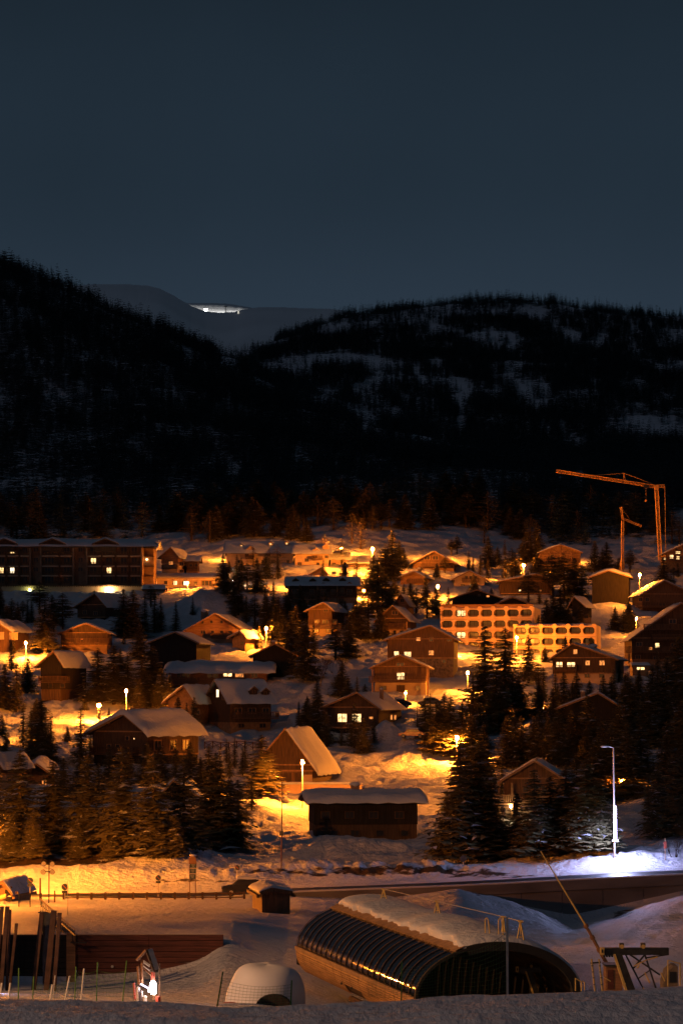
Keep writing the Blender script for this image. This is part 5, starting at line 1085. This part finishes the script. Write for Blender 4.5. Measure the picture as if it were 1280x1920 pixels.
# ------------------------------------------------------------------ timber retaining wall, posts, stair
w = tag(empty('plank_wall', (0, 164.6, 0)), 'dark red-brown plank retaining wall holding up the snowfield', 'retaining wall'); qq = 164.6 / F
x0, x1, xm = (-140 - 640) * qq, (419 - 640) * qq, (139 - 640) * qq; zt = (HY - 1752) * qq; zb_ = (HY - 1850) * qq - 2.0
npk = 15; ph_ = (zt - zb_) / npk; rnw = random.Random(4)
for (a, b_, m_) in ((x0, xm, 'wood_black'), (xm, (280 - 640) * qq, 'plank_wall'), ((280 - 640) * qq, x1, 'plank_wall')):
    for k in range(npk):
        dd = rnw.uniform(0, .035); off = rnw.uniform(-.0, .0)
        MB().box(a + .01, b_ - .01, -.30 - dd, -.12, zb_ + k * ph_ + .015, zb_ + (k + 1) * ph_ - .015).build('plank', m_, w)
MB().box(x0, x1, -.11, .1, zb_, zt - .02).build('backing', 'wood_black', w)
ring_ = MB(); ring_.bar(Vector(((212 - 640) * qq, -.42, (HY - 1811) * qq)), Vector(((212 - 640) * qq, -.34, (HY - 1811) * qq)), .09, 12); ring_.build('pipe_mouth', 'metal', w)
corner = MB().box(-.28, .28, -.55, -.36, zb_, zt + .12).build('corner_post', 'wood_red', w, loc=((135 - 640) * qq, 0, 0))
def beam(pt, pb, wpx, Y, label, m='steel_rust', cat='beam', dep=.28):
    a, b_ = P(*pt, Y), P(*pb, Y); t = tag(empty('steel_beam', b_), label, cat, 'upright steel beams before the plank wall'); d = (a - b_) ; hw_ = wpx / F * Y / 2
    L1 = d.length; bm = MB()
    bm.box(-hw_, hw_, -.03, .03, -1, L1); o = bm.build('flange', m, t); bm = MB(); bm.box(-.02, .02, .031, dep, -1, L1); o2 = bm.build('web', m, t); bm = MB(); bm.box(-hw_, hw_, dep + .001, dep + .05, -1, L1); bm.build('flange', m, t)
    t.rotation_euler = Vector((0, 0, 1)).rotation_difference(d.normalized()).to_euler(); return t
beam((14, 1700), (3, 1842), 7, 150, 'tallest brown steel beam at the left edge')
beam((4, 1700), (-8, 1842), 6, 150, 'steel beam cut by the left edge of the picture')
beam((19, 1706), (13, 1842), 4, 151, 'steel beam just right of the tallest left-edge one')
beam((31, 1732), (19, 1845), 5, 152, 'shorter steel beam, lit edge, second gap from the left')
beam((79, 1712), (64, 1848), 8, 152, 'left of the three steel beams below the stair rail')
beam((101, 1708), (88, 1848), 10, 151.5, 'broad middle steel beam right below the stair rail')
beam((112, 1712), (102, 1848), 7, 150, 'right steel beam of the three below the stair rail')
b = MB()
# dark steel door leaves between the beams
o = MB().box(-.3, .3, -.03, .03, -4.2, 0).build('steel_sheet', 'steel_dark', loc=P(90, 1712, 153)); tag(o, 'dark steel sheet between the beams under the stair rail', 'steel sheet')
# stair with handrail
t = tag(empty('stairway', P(107, 1730, 168)), 'steel stair with pale handrail climbing left above the plank wall', 'stairway'); g0 = P(107, 1730, 168)
a, b_ = P(76, 1686, 178) - g0, P(141, 1744, 163) - g0
MB().bar(a, b_, .06, 6).build('handrail', 'plaster', t); MB().bar(a - Vector((0, 0, .35)), b_ - Vector((0, 0, .35)), .05, 4).build('rail', 'steel_dark', t); MB().bar(a - Vector((0, 0, .9)), b_ - Vector((0, 0, .9)), .10, 4).build('stringer', 'steel_rust', t)
sm = MB().box(-.5, .5, -.14, .14, -.03, .03).mesh('step', 'steel_dark'); bm_ = MB().bar((0, 0, -.9), (0, 0, 0), .02, 4).mesh('baluster', 'steel_dark')
for k in range(16): link('step', sm, t, a.lerp(b_, (k + .5) / 16) - Vector((-.3, 0, .85)))
for k in range(22): link('baluster', bm_, t, a.lerp(b_, (k + .5) / 22))

# ------------------------------------------------------------------ piste nets and poles
pole_mesh = {}
def netpole(top, base, Y, m, label, r_=.028, stripes=False, cat='net pole', glow=None):
    a, b_ = P(*top, Y), P(*base, Y); t = tag(empty('net_pole', b_), label, cat, 'piste poles'); d = a - b_
    bm = MB(); bm.bar(-d.normalized() * .9, d, r_, 6); bm.build('shaft', m, t)
    if stripes:
        for k in range(8): c_ = d * ((k + .5) / 8); bm = MB(); bm.bar(c_ - d.normalized() * .035, c_ + d.normalized() * .035, r_ * 1.25, 6); bm.build('stripe', 'green', t)
    return a, b_
def net(name, label, pts, n_h=7, r_=.007, m='netm', dens=.16):
    """pts: list of (px_top,row_top,px_bot,row_bot,Y) posts; cords sag between"""
    t = tag(empty(name, (0, 0, 0)), label, 'safety net'); bm = MB(); bv = MB()
    for p, q_ in zip(pts[:-1], pts[1:]):
        A0, B0 = P(p[0], p[1], p[4]), P(p[2], p[3], p[4]); A1, B1 = P(q_[0], q_[1], q_[4]), P(q_[2], q_[3], q_[4]); L_ = (A1 - A0).length; nv_ = max(3, int(L_ / dens))
        def at(s, h_):
            v_ = A0.lerp(A1, s).lerp(B0.lerp(B1, s), h_); v_.z -= .10 * L_ ** .5 * 4 * s * (1 - s) * (1 - h_ * .6); v_.y += .05 * math.sin(s * 9 + h_ * 5); return v_
        for i in range(n_h): bm.path([at(k / 8, i / (n_h - 1)) for k in range(9)], r_, 3)
        for k in range(nv_ + 1): bv.path([at(k / nv_, h_ / 3) for h_ in range(4)], r_ * .6, 3)
    bm.build('horizontal_cord', m, t); bv.build('vertical_cord', m, t)
lN = 118
netpole((36, 1815), (35, 1870), lN, 'green', 'green net pole standing left of the shortest net stretch')
netpole((64, 1831), (62, 1872), lN, 'green', 'green net pole at the left end of the sagging net')
netpole((143, 1813), (141, 1872), lN, 'green', 'green net pole beside the wall corner')
netpole((183.5, 1804), (181.5, 1870), lN, 'green', 'green net pole midway along the plank wall')
netpole((238, 1801), (231, 1871), lN, 'green', 'tall green net pole left of the little roofed gate')
for (a, b_, lb, w_) in (((158, 1816), (153, 1870), 'tallest white-glaring marker pole by the wall corner', .036), ((99, 1846), (96, 1868), 'short white-glaring pole inside the sagging net', .04), ((4, 1843), (1, 1870), 'white-glaring pole at the very left edge', .04), ((20, 1843), (17, 1870), 'second white-glaring pole from the left edge', .04), ((131, 1830), (128, 1846), 'short bright reflector at the wall corner', .035), ((104, 1829), (102, 1848), 'slim pale pole above the sagging net', .02)):
    netpole(a, b_, 117, 'white_paint', lb, w_)
net('safety_net', 'sagging green piste net in front of the dark beams', [(64, 1840, 60, 1869, lN), (100, 1848, 98, 1870, lN), (142, 1826, 130, 1869, lN)], 7)
net('safety_net', 'green piste net running along the plank wall to the gate', [(143, 1822, 133, 1869, lN), (147, 1822, 146, 1870, lN), (183, 1820, 181, 1866, lN), (237, 1820, 232, 1868, lN), (258, 1826, 256, 1866, lN)], 7)
netpole((418, 1822), (407, 1888), 108, 'green', 'leaning striped net pole left of the snow-buried dome', .028, True)
netpole((547, 1838), (545, 1886), 106, 'green', 'short green net pole in front of the snow dome', .03)
netpole((753, 1803), (752, 1874), 100, 'green', 'green net pole in front of the glazed tunnel', .028)
netpole((950, 1719), (951, 1862), 92, 'metal', 'tallest steel net pole at the tunnel mouth', .045)
net('safety_net', 'green net across the front of the snow-buried dome', [(417, 1838, 410, 1884, 107), (547, 1846, 545, 1884, 106)], 8)
net('safety_net', 'tall dark green net strung before the glazed tunnel', [(690, 1842, 690, 1868, 101), (753, 1812, 752, 1868, 100), (850, 1786, 850, 1862, 96), (950, 1748, 951, 1858, 92)], 12, dens=.22)

# ------------------------------------------------------------------ roofed start gate with its lamp
t = tag(empty('start_gate', P(276, 1878, 122)), 'little red timber gate with snowy shingle roof and white sign', 'start gate'); g0 = P(276, 1878, 122)
def q(px, row, dy=0): return P(px, row, 122 + dy) - g0
def plank(a, b_, w_, m, name, th=.05):
    bm = MB(); bm.bar(a, b_, w_, 4); return bm.build(name, m, t)
plank(q(259.5, 1812), q(261.5, 1846), .075, 'wood_red', 'post'); plank(q(267, 1800), q(266, 1846), .07, 'wood_red', 'post'); plank(q(289, 1815, .5), q(289, 1874, .5), .07, 'wood_red', 'post'); plank(q(299.5, 1806, .5), q(299.5, 1874, .5), .04, 'wood_brown', 'post')
plank(q(251.5, 1843, -.2), q(254, 1874, -.2), .06, 'red_paint', 'red_post'); plank(q(297, 1868, -.2), q(297, 1880, -.2), .12, 'red_paint', 'red_post')
plank(q(256.5, 1801, -.1), q(274, 1782, -.1), .07, 'wood_red', 'barge_board'); plank(q(274, 1782, -.1), q(289, 1822, -.1), .06, 'wood_dark', 'barge_board'); plank(q(266, 1812), q(285, 1829), .04, 'wood_red', 'beam')
bm = MB().add([q(274, 1781, -.15), q(288, 1822, -.15), q(297, 1820, .9), q(284, 1779, .9), q(274, 1784, -.15), q(288, 1825, -.15), q(297, 1823, .9), q(284, 1782, .9)], [(0, 1, 2, 3), (4, 7, 6, 5), (0, 4, 5, 1), (1, 5, 6, 2), (2, 6, 7, 3), (3, 7, 4, 0)]); rf = bm.build('roof', 'stone', t)
pts = []
for j in range(9):
    for i in range(9):
        u, v_ = i / 8, j / 8; a = q(275, 1780, -.1).lerp(q(284, 1779, .9), u); b_ = q(288.5, 1819, -.1).lerp(q(297, 1817, .9), u); p = a.lerp(b_, v_)
        hh = .13 * (1 - abs(2 * u - 1) ** 4) ** .5 * (1 - abs(2 * v_ - 1) ** 6) ** .5 * (1 + .3 * math.sin(v_ * 12)); pts.append(p + Vector((.06, -.05, hh)))
bm = MB(); bm.grid(pts, 9, 9); bm.build('snow_layer', 'snow_roof', t, smooth=True)
bm = MB().add([q(269.5, 1800, -.12), q(281.5, 1808.5, -.12), q(281, 1814, -.12), q(269, 1806, -.12), q(269.5, 1800, -.08), q(281.5, 1808.5, -.08), q(281, 1814, -.08), q(269, 1806, -.08)], [(0, 3, 2, 1), (4, 5, 6, 7), (0, 1, 5, 4), (1, 2, 6, 5), (2, 3, 7, 6), (3, 0, 4, 7)]); sgn = bm.build('sign_board', 'white_paint', t)
for k in range(6):
    a = q(271 + k * 1.7, 1802.6 + k * 1.2, -.13); bm = MB(); bm.bar(a, a + Vector((0, 0, -.05)), .008, 3); bm.bar(a + Vector((0, 0, -.025 * (k % 2))), a + Vector((.022, 0, -.012 - .025 * (k % 2))), .007, 3); bm.build('letter', 'lettering', sgn)
bm = MB().add([q(269, 1810, -.12), q(282, 1820, -.12), q(281.5, 1822, -.12), q(269, 1812.5, -.12), q(269, 1810, -.09), q(282, 1820, -.09), q(281.5, 1822, -.09), q(269, 1812.5, -.09)], [(0, 3, 2, 1), (4, 5, 6, 7), (0, 1, 5, 4), (1, 2, 6, 5), (2, 3, 7, 6), (3, 0, 4, 7)]); bm.build('sign_board', 'white_paint', t)
for (px, r0_, w_, dy) in ((259.5, 1847, 3.2, 0), (266, 1854, 2.4, -.05), (272, 1863, 3.4, -.1)):
    a = q(px, 1877, dy); hgt = (1877 - r0_) / F * 122; ww = w_ / F * 122
    o = MB().box(a.x - ww, a.x + ww, a.y - .06, a.y + .06, -.1, hgt - .05).build('white_panel', 'white_paint', t); o.modifiers.new('bevel', 'BEVEL').width = .04
bm = MB(); bm.ball(q(287, 1850, -.25), .16, 10, 7, (1, .5, 1.8)); bm.ball(q(284.5, 1857, -.25), .12, 10, 7, (1.5, .5, .8)); bm.ball(q(290, 1860, -.25), .10, 10, 7, (.8, .5, 1.3)); bm.build('lamp', emis('gate_lamp_glow', (1, .80, .78), 60), t)  # lamp with extra glowing blobs built in the shape of its glare
bm = MB(); bm.ball(q(285.5, 1862, -.25), .07, 8, 6); bm.build('lamp', emis('gate_lamp_glow_low', (1, .55, .35), 60), t)
bm = MB(); bm.bar(q(264, 1845, -.2), q(284, 1856, -.2), .03, 4); bm.build('light_tube', emis('gate_tube_glow', (.75, .65, 1.0), 7), t)
plank(q(287, 1822), q(287, 1842), .09, 'red_paint', 'lamp_bracket')
l = bpy.data.lights.new('left_net_glow', 'SPOT')
bpy.data.lights.remove(l)
t = tag(empty('ground_light', P(-12, 1852, 140)), 'cold white piste light low at the left edge behind the beams', 'piste light'); bm = MB(); bm.ball((0, 0, 0), .16, 8, 5); bm.build('bulb', emis('piste_light', (.72, .66, 1.0), 170), t); MB().box(-.05, .05, .2, .3, -1.2, 0).build('stake', 'metal', t)

# ------------------------------------------------------------------ snow-buried dome
t = tag(empty('igloo_shelter', P(497, 1888, 126)), 'shelter buried under a smooth dome of snow with dark opening', 'shelter'); q1 = 126 / F; g0 = P(497, 1888, 126)
pts = []; nu_, nv_ = 30, 16
for j in range(nv_ + 1):
    v_ = j / nv_; pz = math.sin(v_ * math.pi / 2)
    for i in range(nu_ + 1):
        a = 2 * math.pi * i / nu_; rad = max(0, math.cos(v_ * math.pi / 2)) ** .48; ca_, sa_ = math.cos(a), math.sin(a)
        rx_ = (73 if ca_ > 0 else 72 + 8 * max(0, 1 - v_ * 2.5)) * q1; x = rx_ * rad * ca_ + 2 * q1; y = 1.9 * rad * sa_ + 1.6
        z = pz ** .85 * (74 - 5 * ca_ * rad) * q1
        pts.append((x, y, z + .04 * math.sin(a * 3 + v_ * 4)))
bm = MB(); bm.grid(pts, nu_ + 1, nv_ + 1); bm.build('snow_cover', 'snow_dome', t, smooth=True)
prof = [(34 * q1 * math.cos(math.pi * k / 12), 26 * q1 * math.sin(math.pi * k / 12)) for k in range(13)]
bm = MB().prism([(x + 16 * q1, z) for x, z in prof], -.75, 1.0); bm.build('opening', 'wood_black', t)  # solid black block standing in for the shade inside the opening
bm = MB(); bm.ball((-66 * q1, .1, 0), .42, 12, 8, (1.5, 1.0, .55)); bm.build('pink_sledge', 'red_paint', t)

# ------------------------------------------------------------------ glazed lift garage (curved tunnel)
t = tag(empty('lift_garage', (0, 0, 0)), 'long curved glazed ski-lift garage with slatted sides under thick snow', 'lift garage')
E0 = Vector((-.0, 155, 0)); E1 = Vector((7.2, 129, 0))           # axis, far to near
AX = (E1 - E0).normalized(); SD = Vector((AX.y, -AX.x, 0)) * -1  # towards the right-hand side
if SD.x < 0: SD = -SD
zr_ = -15.2; WL, WR, HC = 4.3, 4.3, 2.65
C0 = P(556, 1779, 155); C0 = Vector((C0.x, C0.y, 0)) + SD * WL; C1 = P(778, 1874, 128.6); C1 = Vector((C1.x, C1.y, 0)) + SD * WL
def tp(s, a, dr=0):
    c_ = C0.lerp(C1, s); return c_ + SD * (-(WL + dr) * math.cos(a)) + Vector((0, 0, zr_ + (HC + dr) * math.sin(a)))
aB = math.acos(.50)                                             # roof edge beam
NR = 22
pm_pts = []
for k in range(NR):                                             # panes between ribs
    s0, s1 = k / NR + .004, (k + 1) / NR - .004; pts = [tp(s, aB * j / 7, -.03) for j in range(8) for s in (s0, s1)]
    bm = MB(); bm.grid(pts, 2, 8); bm.build('glass_panel', 'smoked', t, smooth=True)
for k in range(NR + 1):
    bm = MB(); bm.path([tp(k / NR, aB * j / 10, .03) for j in range(11)], .020, 5); bm.build('rib', 'wood_brown', t)
bm = MB()
for s0, s1 in [(i / 30, (i + 1) / 30) for i in range(30)]:
    bm.add([tp(s0, aB + .0, .10), tp(s1, aB, .10), tp(s1, aB + .13, .16), tp(s0, aB + .13, .16), tp(s0, aB, -.10), tp(s1, aB, -.10)], [(0, 1, 2, 3), (0, 4, 5, 1)])
bm.build('roof_edge_beam', 'wood_pale', t)
bm = MB(); a_, b_ = tp(-.005, 0, .08), tp(1.0, 0, .08); bm.add([a_ + Vector((0, 0, .10)), b_ + Vector((0, 0, .10)), b_ - Vector((0, 0, .12)), a_ - Vector((0, 0, .12)), a_ + Vector((.3, .08, .10)), b_ + Vector((.3, .08, .10))], [(0, 3, 2, 1), (0, 1, 5, 4)]); bm.build('lower_rail', 'wood_pale', t)
# curved slatted skirt, curling inward below the rail
def sk(s, v_):
    c_ = C0.lerp(C1, s); a = v_ * 1.05; return c_ + SD * (-(WL) * 1.0 - .04 + 1.25 * (1 - math.cos(a))) + Vector((0, 0, zr_ - .13 - 1.55 * math.sin(a)))
NS, NSL = 14, 12
for k in range(NS):
    for j in range(NSL):
        v0, v1 = j / NSL + .012, (j + 1) / NSL - .006; s0, s1 = k / NS + .002, (k + 1) / NS - .002
        if (s0 + s1) / 2 > .40 and (s0 + s1) / 2 < .56 and v0 > .42 + 1.6 * abs((s0 + s1) / 2 - .5): continue
        out = -SD * (.03 if j % 2 else .015)
        bm = MB(); bm.add([sk(s0, v0) + out, sk(s1, v0) + out, sk(s1, v1) + out, sk(s0, v1) + out, sk(s0, v0) - out, sk(s1, v0) - out, sk(s1, v1) - out, sk(s0, v1) - out], [(0, 3, 2, 1), (4, 5, 6, 7), (0, 1, 5, 4), (2, 3, 7, 6), (1, 2, 6, 5), (3, 0, 4, 7)]); bm.build('slat', 'tube_wood', t)
bm = MB(); bm.grid([sk(s / 20, v_ / 6) + SD * .12 for v_ in range(7) for s in range(21)], 21, 7); bm.build('skirt_lining', 'wood_dark', t, smooth=True)
for s in (.50, .41): bm = MB(); p_ = sk(s, .55); bm.bar(p_ - SD * .1, p_ + Vector((.9, -.5, .75)) - SD * .6, .06); bm.build('brace', 'steel_dark', t)
bm = MB()
for p_ in ((sk(.42, 1.0), sk(.55, 1.0)),): bm.bar(p_[0] + Vector((0, 0, -.3)), p_[1] + Vector((0, 0, -.3)), .18, 8)
bm.build('undercarriage', 'steel_rust', t)
# the solid roof and the far side
bm = MB(); bm.grid([tp(s / 10, aB + .1 + (math.pi - aB - .1) * j / 14, 0) for j in range(15) for s in range(11)], 11, 15); bm.build('roof', 'metalroof', t, smooth=True)
bm = MB(); bm.grid([tp(s / 10, aB + (math.pi - aB) * j / 14, -.14) for j in range(15) for s in range(11)], 11, 15); bm.build('ceiling', 'wood_black', t, smooth=True)
# front arch
bm = MB()
for j in range(24):
    a0, a1 = math.pi * j / 24, math.pi * (j + 1) / 24; f0 = AX * .12; hi_, lo_ = (.04, -.10) if j < 9 else (.12, -.32)
    bm.add([tp(1, a0, hi_) + f0, tp(1, a1, hi_) + f0, tp(1, a1, lo_) + f0, tp(1, a0, lo_) + f0, tp(1, a0, hi_) - f0, tp(1, a1, hi_) - f0, tp(1, a1, lo_) - f0, tp(1, a0, lo_) - f0], [(0, 1, 2, 3), (7, 6, 5, 4), (0, 4, 5, 1), (3, 2, 6, 7)])
bm.build('front_arch', 'rubber', t)
bm = MB(); bm.add([tp(0, 0), tp(0, math.pi), tp(0, math.pi) - Vector((0, 0, 4)), tp(0, 0) - Vector((0, 0, 1))], [(0, 1, 2, 3)]); bm.add([tp(0, math.pi * k / 12) for k in range(13)], [tuple(range(13))]); bm.build('back_wall', 'wood_black', t)
bm = MB(); bm.add([tp(0, math.pi), tp(1, math.pi), tp(1, math.pi) - Vector((0, 0, 4)), tp(0, math.pi) - Vector((0, 0, 4))], [(0, 1, 2, 3)]); bm.build('side_wall', 'wood_black', t)
# snow on top
NSn, NA = 60, 26; pts = []; rb_ = random.Random(8)
for j in range(NA):
    v_ = j / (NA - 1); a = aB + .16 + (math.pi * .90 - aB) * (1 - math.cos(math.pi * v_)) / 2
    for i in range(NSn):
        s = i / (NSn - 1); e_ = max(0, 1 - abs(2 * v_ - 1) ** 8) ** .5 * max(0, 1 - abs(2 * s - 1) ** 20) ** .5
        th_ = .42 * e_ * (1 + .18 * math.sin(s * 34 + v_ * 3) * (1 - v_) + .25 * math.sin(s * 9 + v_ * 5)) + .02
        jag = (.10 * vnoise(np.array([s * 70.]), np.array([v_ * 3.]))[0] if v_ < .25 else 0) * (1 - v_ * 4)
        pts.append(tp(s, a - jag, th_ + .03))
bm = MB(); bm.grid(pts, NSn, NA); o = bm.build('snow_layer', 'snow_roof', t, smooth=True)
# cable trestles on the roof
t = tag(empty('cable_line', (0, 0, 0)), 'steel cable carried on small trestles above the snowy tunnel roof', 'cable line')
st = [(719, 1667, 153, 1688, 6), (819, 1690, 143, 1716, 6), (943, 1719, 134, 1775, 6), (975, 1727, 131, 1772, 8)]
for (px, r_, Y, rb, w_) in st:
    a = P(px, r_, Y); bm = MB(); bm.bar(P(px - w_, rb, Y - .3), a, .035); bm.bar(P(px + w_, rb, Y - .3), a, .035); bm.bar(P(px + 1, rb, Y + .8), a, .03); bm.bar(P(px - w_ * .6, (r_ + rb * 2) / 3, Y - .2), P(px + w_ * .6, (r_ + rb * 2) / 3, Y - .2), .02); o = bm.build('trestle', 'steel_yellow', t)
    bm = MB(); bm.bar(a - Vector((.12, 0, 0)), a + Vector((.14, 0, -.03)), .06, 6); bm.build('pulley', 'steel_yellow', o)
cab = [P(px, r_, Y) for (px, r_, Y, _, _) in st]; bm = MB(); bm.path(cab, .022, 5); bm.build('cable', 'metal', t)
t = tag(empty('ladder_hoop', P(915, 1778, 131)), 'steel ladder hoops rising from the tunnel roof edge', 'ladder'); g0 = P(915, 1778, 131)
for px in (913, 938):
    pts = [P(px - 4, 1778, 131), P(px - 4, 1726, 131), P(px - 2.5, 1722, 131), P(px, 1721, 131), P(px + 2, 1726, 131), P(px + 7, 1776, 131)]; bm = MB(); bm.path([p - g0 for p in pts], .03, 5); bm.build('hoop', 'steel_yellow', t)
MB().box(-.35, .35, -.2, .2, 0, .22).build('bracket', 'steel_yellow', t, loc=P(917, 1781, 130.5) - g0)

# ------------------------------------------------------------------ leaning mast
t = tag(empty('leaning_mast', P(1136, 1806, 150)), 'long thin steel mast leaning left across the bridge wall', 'mast'); g0 = P(1136, 1806, 150)
a = P(1013, 1596, 150) - g0; m1 = P(1097, 1735, 150) - g0
MB().bar((0, 0, 0), m1, .12, 8, .08).build('lower_tube', 'wood_red', t); MB().bar(m1, a, .065, 8, .035).build('upper_tube', 'steel_yellow', t)
for s in (.35, .68, .98): bm = MB(); p_ = m1 * s; d = m1.normalized() * .1; bm.bar(p_ - d, p_ + d, .15, 8); bm.build('collar', 'wood_red', t)

# ------------------------------------------------------------------ chairlift machinery
def lift(px, row, Y, s, label, lights=True):
    g0 = P(px, row, Y); t = tag(empty('lift_station', g0), label, 'lift machinery'); k = Y / F * s
    def q(x, y, dy=0): return Vector((x * k, dy, -y * k))
    MB().box(0, 128 * k, -.2, .2, -14 * k, -1 * k).build('main_beam', 'steel_dark', t)
    MB().box(-1 * k, 7 * k, -.32, -.21, -13 * k, 1 * k).build('beam_end', 'steel_yellow', t)
    MB().box(1.5 * k, 4 * k, -.36, -.325, -9 * k, -3 * k).build('end_slot', 'steel_dark', t)
    bm = MB(); a, b_ = q(33, 12), q(64, 100); 
    bm.add([a + Vector((-5 * k, -.25, 0)), a + Vector((7 * k, -.25, 0)), b_ + Vector((9 * k, -.25, 0)), b_ + Vector((-7 * k, -.25, 0)), a + Vector((-5 * k, .25, 0)), a + Vector((7 * k, .25, 0)), b_ + Vector((9 * k, .25, 0)), b_ + Vector((-7 * k, .25, 0))], [(0, 3, 2, 1), (4, 5, 6, 7), (0, 1, 5, 4), (1, 2, 6, 5), (3, 0, 4, 7)]); bm.build('leg', 'steel_dark', t)
    bm = MB(); bm.add([a + Vector((-9 * k, -.27, 0)), a + Vector((-5.1 * k, -.27, 0)), b_ + Vector((-7.1 * k, -.27, 0)), b_ + Vector((-12 * k, -.27, 0)), a + Vector((-9 * k, .1, 0)), a + Vector((-5.1 * k, .1, 0)), b_ + Vector((-7.1 * k, .1, 0)), b_ + Vector((-12 * k, .1, 0))], [(0, 3, 2, 1), (4, 5, 6, 7), (0, 1, 5, 4), (1, 2, 6, 5), (3, 0, 4, 7)]); bm.build('leg_lit_edge', 'steel_yellow', t)  # light on the leg's left edge, painted as a yellow strip
    for (x0_, y0_, x1_, y1_, r_) in ((48, 14, 84, 84, 1.6), (84, 14, 62, 40, 1.8), (56, 14, 112, 52, 1.8), (84, 14, 112, 100, 1.8), (62, 40, 84, 84, 1.4), (70, 60, 98, 40, 1.2), (86, 20, 128, 14, 1.4)):
        bm = MB(); bm.bar(q(x0_, y0_), q(x1_, y1_), r_ * k, 5); bm.build('brace', 'steel_dark', t)
    for x in (40, 80):
        o = MB().box(-4 * k, 4 * k, -.2, .1, -8 * k, 0).build('sheave_bracket', 'steel_dark', t, loc=q(x, 0)); bm = MB(); bm.bar((0, -.28, -6 * k), (0, -.22, -6 * k), 4 * k, 8); bm.build('sheave', 'steel_yellow', o)
        o.location.z += 8 * k
    for i in range(4): bm = MB(); bm.bar(q(7 + i * 5, 16, -.2), q(7 + i * 5, 16, .1), 2 * k, 8); bm.build('roller', 'steel_dark', t)
    if lights:
        for (x0_, y0_, x1_, y1_) in ((62, 34, 86, 22), (88, 22, 106, 17), (82, 46, 92, 66), (79, 74, 87, 88), (112, 46, 120, 62), (114, 74, 120, 87), (68, 38, 72, 32)):
            bm = MB(); bm.bar(q(x0_, y0_, -.35), q(x1_, y1_, -.35), 1.3 * k, 4); bm.build('rail', 'steel_yellow', t)  # yellow bars painted in where frame edges catch the light
    return t
lift(1124, 1776, 120, 1.0, 'dark steel lift frame with leaning leg and yellow-lit edges at lower right')
lift(966, 1812, 136, .72, 'smaller steel lift frame inside the dark tunnel mouth', False)
t = tag(empty('guard_railing', P(1110, 1870, 116)), 'upright yellow-lit rungs of a short ladder frame at lower right', 'ladder'); g0 = P(1110, 1870, 116)
for (a, b_) in (((1108, 1798), (1115, 1862)), ((1122, 1798), (1129, 1862))):
    bm = MB(); bm.bar(P(*a, 116) - g0, P(*b_, 116) - g0, .045, 6); o = bm.build('upright', 'steel_yellow', t)
    for s in (.2, .38, .55, .75): p_ = P(*a, 116).lerp(P(*b_, 116), s) - g0; bm = MB(); bm.bar(p_ - Vector((0, 0, .02)), p_ + Vector((0, 0, .02)), .055, 6); bm.build('clamp', 'steel_dark', t)
MB().bar(P(1106, 1806, 116) - g0, P(1126, 1804, 116) - g0, .04).build('crossbar', 'steel_dark', t)
def rail_u(name, label, pts, Y):
    g0 = P(*pts[0], Y); t = tag(empty(name, g0), label, 'railing'); bm = MB(); bm.path([P(*p, Y) - g0 for p in pts], .03, 5); bm.build('rail', 'steel_yellow', t)
rail_u('hand_railing', 'small yellow-lit rail inside the right of the tunnel mouth', [(1078, 1858), (1078, 1834), (1089, 1841), (1089, 1858)], 118)
rail_u('hand_railing', 'small rail stub right beside the tunnel mouth rail', [(1095, 1856), (1095, 1842), (1091, 1840)], 118)
rail_u('hand_railing', 'square yellow-lit railing hoop at the far right bottom', [(1251, 1850), (1251, 1800), (1270, 1806), (1274, 1806), (1274, 1848)], 118)
rail_u('hand_railing', 'short slanted bar between the ladder frame and the leaning leg', [(1131, 1832), (1144, 1840)], 117)
rail_u('hand_railing', 'short upright stake before the leaning leg', [(1171, 1858), (1171, 1843)], 116)
t = tag(empty('machine_cabinet', P(1150, 1862, 128)), 'rusty red machine cabinet behind the leaning steel leg', 'cabinet'); k = 128 / F
MB().box(-15 * k, 16 * k, 0, 1.2, -1, 50 * k).build('body', 'wood_red', t); MB().box(-17 * k, 18 * k, -.1, 1.3, 50 * k, 53 * k).build('lid', 'steel_dark', t); MB().box(-12 * k, -1 * k, -.04, -.001, 8 * k, 44 * k).build('door', 'plank_wall', t)
t = tag(empty('control_booth', P(1258, 1864, 132)), 'small pale curved control booth behind the square railing hoop', 'booth'); k = 132 / F
MB().prism([(-14 * k, -1), (12 * k, -1), (12 * k, 52 * k), (4 * k, 52 * k), (-8 * k, 42 * k), (-14 * k, 22 * k)], 0, 1.6).build('body', 'stone', t); MB().box(-4 * k, 8 * k, -.04, -.002, 22 * k, 42 * k).build('window', 'glass', t)

# ------------------------------------------------------------------ piste floodlight off to the left, and added unseen fill spots
flood('spruce_fill_spot', (-75, 60, 26), (-20, 272, -6), 420000, (1.0, .36, .08), .5, 24, .8)  # added unseen spot brightening the lower left spruces
flood('piste_floodlight', (-60, 98, 14), (4, 141, -16), 150000, (1.0, .45, .16), .5, 46, .5)
flood('foreground_fill_spot', (-42, 15, 14), (2, 52, -6), 26000, (1.0, .60, .38), .6, 62, .7)  # added unseen fill for the near piste crest
